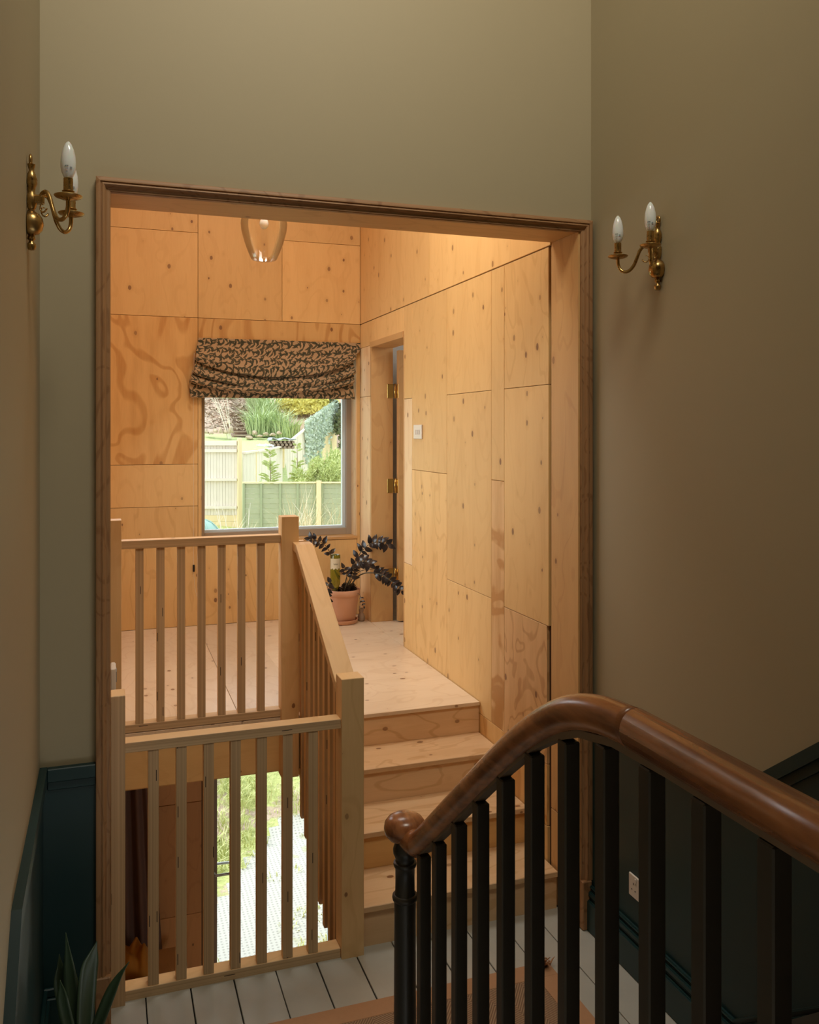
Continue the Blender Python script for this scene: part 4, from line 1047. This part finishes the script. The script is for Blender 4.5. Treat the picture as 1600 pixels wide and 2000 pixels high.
for k in range(60):
    x = rg_.uniform(.3, 3.0); y = rg_.uniform(6.9, 9.3)
    if noise.noise(Vector((x * 2.2, y * 2.2, 8))) < .12: continue
    blades(bm, (x, y, -2.16), 14, .045, .08, 1.4, .006, seed=k + 900)
for k in range(9):
    x = rg_.uniform(1.35, 1.95); y = rg_.uniform(7.0, 7.5); blades(bm, (x, y, -2.16), 12, .03, .09, 1.4, .006, seed=k + 990)
stuff('gravel_weeds', bm, M['g_grass'], 'small weeds growing through the white gravel', 'weeds')

# ---- fences
def fence(name, x0, d0, x1, d1, yt0, yt1, zb, label, step, mat='fence_pale', rails=(), bottom_board=False, cap=True, thick=.02):
    A = atD(x0, yt0, d0); B = atD(x1, yt1, d1)
    root = empty(name, ((A.x + B.x) / 2, (A.y + B.y) / 2, zb), label, 'fence')
    L = math.hypot(B.x - A.x, B.y - A.y); n = max(2, round(L / step)); ux = Vector((B.x - A.x, B.y - A.y, 0)) / L; nx = Vector((ux.y, -ux.x, 0))
    if nx.dot(Vector((A.x, A.y, 0))) > 0: nx = -nx
    def slab(bm, t0, t1, z0a, z1a, z0b, z1b, o0, o1):
        P0 = Vector((A.x, A.y, 0)) + ux * L * t0; P1 = Vector((A.x, A.y, 0)) + ux * L * t1
        q = []
        for P_, za, zb_ in ((P0, z0a, z1a), (P1, z0b, z1b)):
            for o_, z in ((o0, za), (o1, za), (o1, zb_), (o0, zb_)): q.append(bm.verts.new((P_ + nx * o_) + Vector((0, 0, z))))
        for f_ in ((0, 1, 2, 3), (7, 6, 5, 4), (0, 4, 5, 1), (1, 5, 6, 2), (2, 6, 7, 3), (3, 7, 4, 0)): bm.faces.new([q[i] for i in f_])
        bmesh.ops.recalc_face_normals(bm, faces=bm.faces)
    for k in range(n):
        t0, t1 = k / n, (k + 1) / n - .06 / n; bm = bmesh.new()
        zt0 = A.z + (B.z - A.z) * t0; zt1 = A.z + (B.z - A.z) * t1; o_ = rnd.uniform(-.004, .004)
        slab(bm, t0, t1, zb, zt0 - .02, zb, zt1 - .02, o_, thick + o_); build('board', bm, M[mat], root)
    if cap:
        bm = bmesh.new(); slab(bm, -.0, 1.0, A.z - .03, A.z + .01, B.z - .03, B.z + .01, -.03, thick + .05); build('cap_rail', bm, M['fence_pale'], root)
    for z0, z1 in rails:
        bm = bmesh.new(); slab(bm, 0, 1, z0, z1, z0, z1, thick + .004, thick + .06); build('rail', bm, M['fence_pale'], root)
    return root, A, B, ux, nx
D0 = 17.3
def zy(y, d): return EYE - (y - HY) / FP * d
rt = [(zy(870, D0), zy(861, D0)), (zy(883, D0), zy(877, D0)), (zy(939, D0), zy(934, D0)), (zy(993, D0), zy(988, D0))]
f1, A_, B_, ux_, nx_ = fence('close_board_fence', 372, D0, 464, D0, 862, 858, zy(1006, D0), 'pale vertical-board fence facing the window at the left', .060, rails=rt, cap=False)
for k in range(2):
    za, zb_ = zy(1018 + 12 * k, D0), zy(1006 + 12 * k, D0); bm = bmesh.new()
    P0 = Vector((A_.x, A_.y, 0)); P1 = Vector((B_.x, B_.y, 0)); q = []
    for P_ in (P0, P1):
        for o_, z in ((-.0, za + .004), (.03, za + .004), (.03, zb_ - .002), (0, zb_ - .002)): q.append(bm.verts.new(P_ + nx_ * o_ + Vector((0, 0, z))))
    for f_ in ((0, 1, 2, 3), (7, 6, 5, 4), (0, 4, 5, 1), (1, 5, 6, 2), (2, 6, 7, 3), (3, 7, 4, 0)): bm.faces.new([q[i] for i in f_])
    bmesh.ops.recalc_face_normals(bm, faces=bm.faces); build('gravel_board', bm, M['fence_post'], f1)
def fpost(x, d, yt, zb, wd, par, mat='fence_post', round_top=False):
    c = atD(x, yt, d); bm = bmesh.new(); bbox(bm, c.x - wd / 2, c.x + wd / 2, c.y - wd / 2, c.y + wd / 2, zb, c.z, .012)
    return build('post', bm, M[mat], par)
fpost(468, D0 - .05, 855, -.02, .085, f1)
f2, *_ = fence('side_fence', 473, 17.6, 498, 20.0, 884, 880, .05, 'short pale fence section receding just right of the yellow post', .16)
fpost(498.5, 20.05, 876, .5, .07, f2)
f3, *_ = fence('side_fence', 500, 20.1, 551, 24.0, 881, 871, .6, 'receding pale fence section behind the nearest young conifer', .16)
fpost(552.5, 24.05, 868, 1.0, .08, f3)
f4, *_ = fence('side_fence', 555, 24.1, 600, 25.2, 870, 833, .7, 'pale fence section with steeply sloping top left of the ivy', .14)
f5, *_ = fence('ivy_fence', 600, 25.3, 657, 28.0, 826, 786, .7, 'ivy-covered fence section climbing the hill at the right', .16, mat='fence_post')
# green lap fence
GD = 16.0; gzt, gzb = zy(941, GD), -.12
gf = empty('green_lap_fence', gp(560, GD), 'low green lap-panel fence with light capping across the garden', 'fence')
def img_slab(name, x0, x1, d, z0, z1, o0, o1, mat, par):
    A = atD(x0, HY, d); B = atD(x1, HY, d); ux = Vector((B.x - A.x, B.y - A.y, 0)).normalized(); nx = Vector((ux.y, -ux.x, 0)); bm = bmesh.new(); q = []
    if nx.dot(Vector((A.x, A.y, 0))) > 0: nx = -nx
    for P_ in (Vector((A.x, A.y, 0)), Vector((B.x, B.y, 0))):
        for o_, z in ((o0, z0), (o1, z0), (o1, z1), (o0, z1)): q.append(bm.verts.new(P_ + nx * o_ + Vector((0, 0, z))))
    for f_ in ((0, 1, 2, 3), (7, 6, 5, 4), (0, 4, 5, 1), (1, 5, 6, 2), (2, 6, 7, 3), (3, 7, 4, 0)): bm.faces.new([q[i] for i in f_])
    bmesh.ops.recalc_face_normals(bm, faces=bm.faces); return build(name, bm, M[mat], par)
for x0, x1, bat in ((475, 617.5, (475, 509, 546, 580, 613)), (628, 760, (628, 668, 710, 756))):
    ns = 13; hh = (gzt - gzb - .03) / ns
    for k in range(ns): img_slab('slat', x0, x1, GD, gzb + hh * k, gzb + hh * (k + 1) - .004, .0 + rnd.uniform(0, .004), .016 + .006 * (k % 2), 'fence_green', gf)
    for b in bat: img_slab('batten', b, b + 4.2, GD, gzb, gzt - .03, .024, .045, 'fence_greend', gf)
    img_slab('capping', x0 - .5, x1 + .5, GD, gzt - .025, gzt, -.01, .06, 'fence_post', gf)
img_slab('post', 618.5, 627.5, GD - .05, gzb - .1, zy(938.5, GD), -.04, .045, 'fence_post', gf)

# ---- planting
def sprig_cloud(name, c, rad, n, ls, mat, label, cat, seed, trunk=True, flat=1.0, up=.3, dens=.55, asp=.28):
    rr = random.Random(seed); root = empty(name, (c[0], c[1], gz(c[1])), label, cat); bm = bmesh.new()
    c = Vector(c)
    cl = [Vector((rr.gauss(0, .45) * rad[0], rr.gauss(0, .45) * rad[1], rr.gauss(0, .45) * rad[2])) for _ in range(26)]
    for k in range(n):
        b = rr.choice(cl); r_ = [q * dens * .5 for q in rad]
        p = c + b + Vector((rr.gauss(0, .5) * r_[0], rr.gauss(0, .5) * r_[1], rr.gauss(0, .5) * r_[2]))
        d = Vector((rr.uniform(-1, 1), rr.uniform(-1, .4), rr.uniform(-.4, 1) * flat + up)).normalized(); s = d.cross(Vector((rr.uniform(-1, 1), -1, rr.uniform(-1, 1)))).normalized(); l = ls * rr.uniform(.5, 1.3)
        v = [bm.verts.new(q) for q in (p, p + d * l * .5 + s * l * asp, p + d * l, p + d * l * .5 - s * l * asp)]; bm.faces.new(v)
    o = build('foliage', bm, M[mat], root, uvw=False); o['kind'] = 'stuff'
    if trunk:
        bm = bmesh.new(); g0 = Vector((c.x, c.y, gz(c.y) - .05))
        for b in cl[:9]: tube(bm, [g0 + Vector((b.x * .1, b.y * .1, 0)), g0 * .5 + (c + b * .6) * .5, c + b], [.014, .009, .004], 5)
        build('branches', bm, M['logs'], root)
    return root
def conifer(x, yb, yt, d, wpx, label, seed, dens=1.0):
    rr = random.Random(seed); base = atD(x, yb, d); top = atD(x, yt, d); g0 = gz(base.y); base.z = g0 - .03
    root = empty('young_conifer', (base.x, base.y, g0), label, 'tree'); H = top.z - base.z; Wd = wpx / FP * d / 2
    bm = bmesh.new(); tube(bm, [base, base * .5 + top * .5 + Vector((.02, 0, 0)), top], [.022, .014, .003], 6); build('trunk', bm, M['logs'], root)
    bm = bmesh.new()
    for k in range(int(80 * dens)):
        t = rr.uniform(.12, .97); z = base.z + H * t; a = k * 2.4 + rr.uniform(-.4, .4); l = Wd * (1.12 - t * .85) * rr.uniform(.75, 1.15)
        d_ = Vector((math.cos(a), math.sin(a) * .8, 0)); p0 = Vector((base.x, base.y, z))
        for j in range(34):
            u = j / 34; p = p0 + d_ * l * u + Vector((0, 0, l * (.75 * u - .35 * u * u)))
            for s in (-1, 1):
                sd_ = Vector((-d_.y, d_.x, 0)) * s; e = (d_ * .9 + sd_ * .55 + Vector((0, 0, rr.uniform(-.1, .7)))).normalized(); ll = .060 * (1.2 - u * .5)
                w_ = e.cross(Vector((0, -1, 0))).normalized() * .0055
                v = [bm.verts.new(q) for q in (p, p + e * ll * .5 + w_, p + e * ll, p + e * ll * .5 - w_)]; bm.faces.new(v)
    o = build('foliage', bm, M['g_conifer'], root, uvw=False); o['kind'] = 'stuff'
conifer(527, 975, 876, 16.8, 64, 'feathery young conifer behind the green fence, nearest the yellow post', 1, 1.0)
conifer(580, 975, 864, 17.2, 46, 'taller slim young conifer in front of the sloping fence', 2, .8)
p = atD(646, 925, 16.9); sprig_cloud('feathery_bush', p, (.42, .35, .45), 7000, .075, 'g_conifer', 'bright green feathery bush at the right edge of the window', 'bush', 11, flat=1.2, asp=.12)
p = atD(607, 940, 16.8); sprig_cloud('feathery_bush', p, (.34, .25, .32), 4200, .07, 'g_conifer', 'smaller low green bush left of the bright feathery bush', 'bush', 12, asp=.12)
p = atD(600, 797, 29.5); sprig_cloud('yellow_shrub', p, (.85, .6, .42), 2600, .15, 'g_yellow', 'yellow leaved shrub on top of the hillside under the blind', 'shrub', 13)
p = atD(560, 788, 30.5); sprig_cloud('yellow_shrub', p, (.35, .4, .30), 700, .14, 'g_yellow', 'small yellowish shrub between the tall grass and the big yellow shrub', 'shrub', 14)
p = atD(585, 812, 30.5); sprig_cloud('dark_shrub', p, (.9, .5, .28), 1500, .15, 'g_dark', 'dark undergrowth below the yellow shrub', 'shrub', 15)
p = atD(667, 820, 27.4); sprig_cloud('dark_shrub', p, (.28, .4, .75), 2200, .12, 'g_dark', 'dark climbing shrub at the top right edge of the window', 'shrub', 16)
p = atD(420, 776, 31.5); sprig_cloud('dark_shrub', p, (.55, .4, .16), 1200, .14, 'g_dark', 'dark low shrub on the hilltop at the far left', 'shrub', 17)
p = atD(484, 774, 32.5); sprig_cloud('dark_shrub', p, (.5, .4, .20), 900, .14, 'g_dark', 'dark shrub behind the top of the garden steps', 'shrub', 18)
# ivy hanging on the fence
rr = random.Random(5); bm = bmesh.new()
for k in range(5200):
    t = rr.random(); x = 598 + 60 * t; d = 25.2 + 2.6 * t - .1 - rr.random() * .22; ytop = 828 - 42 * t; y = ytop - 5 + abs(rr.gauss(0, 1)) * (38 if t < .55 else 20) * (1 if t < .5 else 1.1)
    if y > 906 or (t > .5 and y > ytop + 70): continue
    p = atD(x + rr.gauss(0, 1.5), y, d); l = rr.uniform(.05, .11); a = rr.uniform(0, 6.28)
    e = Vector((math.cos(a), -.4, math.sin(a))).normalized(); s = e.cross(Vector((0, -1, .4))).normalized() * l * .5
    v = [bm.verts.new(q) for q in (p - e * l * .5, p + s, p + e * l * .5, p - s)]; bm.faces.new(v)
stuff('ivy', bm, M['g_ivy'], 'pale variegated ivy hanging over the climbing fence', 'ivy')
# tall grass clumps on the hillside
for i, (x, y, d, h, n, lab) in enumerate(((508, 848, 26.9, .95, 260, 'tall green grass clump right of the steps, lowest'), (512, 822, 28.4, .8, 240, 'tall green grass clump right of the steps, middle of the slope'),
                                  (536, 845, 27.2, .9, 260, 'tall green grass clump between the steps clump and the fence'), (525, 806, 29.4, .75, 220, 'tall grass clump near the hilltop under the blind'),
                                  (560, 850, 26.6, .8, 200, 'loose tall grass clump left of the sloping fence top'), (504, 798, 30.2, .6, 160, 'topmost tall grass clump beside the steps'), (446, 788, 31.0, .35, 110, 'short grass clump on the hilltop left of the steps'))):
    bm = bmesh.new(); c = gp(x, d); blades(bm, c, n, h, .38, .9, .016, seed=50 + i)
    o = build('grass_clump', bm, M['g_tall'], None, uvw=False); tag(o, lab, 'grass')
# straw and dead stems before the green fence
bm = bmesh.new(); rr = random.Random(9)
for k in range(60):
    x = rr.choice((rr.uniform(560, 665), rr.uniform(575, 640), rr.uniform(400, 520))); d = rr.uniform(13.0, 15.2); c = gp(x, d)
    blades(bm, c, 15, rr.uniform(.7, 1.55) if x > 540 else rr.uniform(.5, .95), .16, .55, .0042, seed=200 + k)
stuff('dry_grass', bm, M['g_straw'], 'dry straw-coloured grass in front of the green fence', 'grass')
def twigs(name, base, n, h, lean, label, seed, r=.007):
    rr = random.Random(seed); root = None; bm = bmesh.new()
    for k in range(n):
        b = Vector(base) + Vector((rr.uniform(-.12, .12), rr.uniform(-.1, .1), 0)); hh = h * rr.uniform(.6, 1); dx = lean * rr.uniform(.5, 1.2) + rr.uniform(-.18, .18)
        pts = [b, b + Vector((dx * .25 * hh, 0, hh * .35)), b + Vector((dx * .6 * hh, 0, hh * .7)), b + Vector((dx * hh, .02, hh))]; tube(bm, spline(pts, 3), [r * (1 - .08 * q) for q in range(10)], 5)
        for j in range(3):
            q = pts[1] + (pts[3] - pts[1]) * rr.uniform(.1, .8); e = q + Vector((rr.uniform(-.16, .16), 0, rr.uniform(.08, .2))) * hh; tube(bm, [q, e], [r * .5, r * .2], 4)
    o = build(name, bm, M['twig'], None, uvw=False); return tag(o, label, 'twigs')
twigs('bare_twigs', gp(485, 12.5), 8, 1.75, -.08, 'pale bare upright twigs left of the green fence', 1)
twigs('bare_twigs', gp(470, 11.2), 5, 2.25, -.36, 'long pale bare stems leaning left across the fence foot', 2)
twigs('bare_twigs', gp(540, 13.6), 7, 1.25, .3, 'short splayed bare stems before the green fence', 3)
twigs('bare_twigs', gp(450, 26.2), 5, 1.9, -.45, 'tall thin bare branches against the brown hillside', 4, .012)
# hillside steps
stp = empty('garden_steps', gp(474, 27), 'weathered timber and brick steps climbing the hillside', 'steps')
for k in range(9):
    y = 849 - 7.3 * k; d = 26.6 + .52 * k; xl = 457 + 1.1 * k; xr = 491 + .35 * k; z = zy(y, d); 
    img_slab('riser_course', xl + 1, xr - .5, d + .05, z - .16, z - .045, 0, .08, 'sleeper_top', stp)
    img_slab('sleeper', xl, xr, d, z - .045, z, -.45, .16, 'sleeper', stp)
# leaf litter and sticks on the bare hillside
bm = bmesh.new(); rr = random.Random(31)
for k in range(2600):
    x = rr.uniform(392, 500); d = rr.uniform(27.2, 33.5); c = gp(x, d); c.z += rr.uniform(.01, .05); a = rr.uniform(0, 6.28); l = rr.uniform(.03, .09)
    e = Vector((math.cos(a), math.sin(a), rr.uniform(-.2, .5))) * l; s_ = Vector((-math.sin(a), math.cos(a), .3)) * l * .4
    bm.faces.new([bm.verts.new(q) for q in (c - e, c + s_, c + e, c - s_)])
stuff('leaf_litter', bm, M['stone'], 'brown leaf litter scattered on the bare hillside', 'leaf litter')
# stones edging the lawn
def rock(c, s, seed, label):
    rr = random.Random(seed); bm = bmesh.new(); bmesh.ops.create_icosphere(bm, subdivisions=2, radius=1)
    for v in bm.verts:
        k = .8 + .35 * noise.noise(v.co * 1.3 + Vector((seed * 3.1, 0, 0))); v.co = Vector((v.co.x * s[0] * k, v.co.y * s[1] * k, max(-.6, v.co.z) * s[2] * k)) + Vector(c)
    return tag(build('edging_stone', bm, M['stone'], None, uvw=False), label, 'stone', 'stones edging the lawn')
SL_ = ['brown edging stone at the far left window edge', 'second edging stone from the left window edge', 'third edging stone from the left window edge', 'mossy yellowish edging stone left of the tall stone', 'squat edging stone just left of the tall stone', 'tallest upright stone beside the foot of the garden steps', 'flat pale stone perched left of the steps', 'wide low stone at the foot of the garden steps', 'upright stone right of the foot of the garden steps', 'flat stone under the lowest grass clump', 'small stone under the grass between two flat stones', 'flat stone left of the log store', 'last edging stone, above the log store']
for i, (x, y, w_, h_) in enumerate(((402, 843, 7, 7), (412, 846, 6, 5), (421, 842, 6, 6), (431, 841, 5, 9), (441, 844, 6, 6), (451, 840, 6, 11), (447, 826, 7, 4), (487, 855, 9, 5), (497, 846, 6, 7), (508, 852, 8, 4), (519, 848, 6, 5), (533, 849, 8, 4), (545, 846, 6, 5))):
    d = 26.15 if x != 447 else 26.6; c = atD(x, y, d)
    rock((c.x, c.y, c.z), (w_ / FP * d, .16, h_ / FP * d), i, SL_[i])
# log store with a grey sheet, white sheet on the lawn
d = 23.6; lg = empty('log_store', gp(552, d), 'low stack of logs under a grey sheet behind the fence', 'log pile')
for r_ in range(3):
    for k in range(6):
        c = atD(531 + k * 8 + (r_ % 2) * 3, 874 - r_ * 5.2, d); bm = bmesh.new(); tube(bm, [c + Vector((0, -.15, 0)), c + Vector((0, .3, 0))], .038, 8); build('log', bm, M['logs'], lg)
bm = bmesh.new(); g_ = []
for j in range(7):
    row = []
    for i in range(17):
        c = atD(526 + i * 3.1, 857 - 1.5 * math.sin(i * .8), d); row.append(bm.verts.new((c.x, c.y - .25 + j * .11, c.z + .02 * math.sin(j * 1.3 + i) - (.05 if i in (0,) else 0))))
    g_.append(row)
for a, b in zip(g_, g_[1:]):
    for i in range(16): bm.faces.new((a[i], a[i + 1], b[i + 1], b[i]))
o = build('cover_sheet', bm, M['tarp'], lg, smooth=True); md = o.modifiers.new('t', 'SOLIDIFY'); md.thickness = .012
c = atD(518, 871, 22.6)
bm = bmesh.new(); bmesh.ops.create_grid(bm, x_segments=12, y_segments=6, size=.5)
for v in bm.verts: v.co = Vector((c.x + v.co.x * .34, c.y + v.co.y * .7, c.z + .05 * noise.noise(v.co * 6) + .03 - v.co.y * .0))
r = bmesh.ops.extrude_face_region(bm, geom=list(bm.faces))
for q in r['geom']:
    if isinstance(q, bmesh.types.BMVert): q.co.z -= .03
bmesh.ops.recalc_face_normals(bm, faces=bm.faces)
tag(build('white_sheet', bm, M['frame_out'], None, smooth=True), 'small whitish sheet lying on the lawn behind the fence', 'sheet')
# pale teal shell at the window's lower left corner
d = 12.0; c = atD(393, 1052, d); tr = empty('teal_shell', (c.x, c.y, gz(c.y)), 'pale teal rounded garden cover at the lower left corner of the window', 'garden cover')
bm = bmesh.new(); R_ = .30; lathe(bm, [(R_, gz(c.y)), (R_ * 1.0, c.z - .10), (R_ * .96, c.z), (R_ * .80, c.z + .13), (R_ * .5, c.z + .22), (R_ * .2, c.z + .26), (.001, c.z + .27)], (c.x, c.y, 0), 28); autosmooth(build('shell', bm, M['teal'], tr), 60)
for k in range(7):
    a = -PI + k * PI / 3.5; bm = bmesh.new(); tube(bm, spline([(c.x + math.cos(a) * r_, c.y + math.sin(a) * r_, z) for r_, z in ((R_ * 1.01, c.z - .10), (R_ * .97, c.z), (R_ * .81, c.z + .135), (R_ * .5, c.z + .225), (.02, c.z + .275))], 3), .007, 5); build('rib', bm, M['teal'], tr)
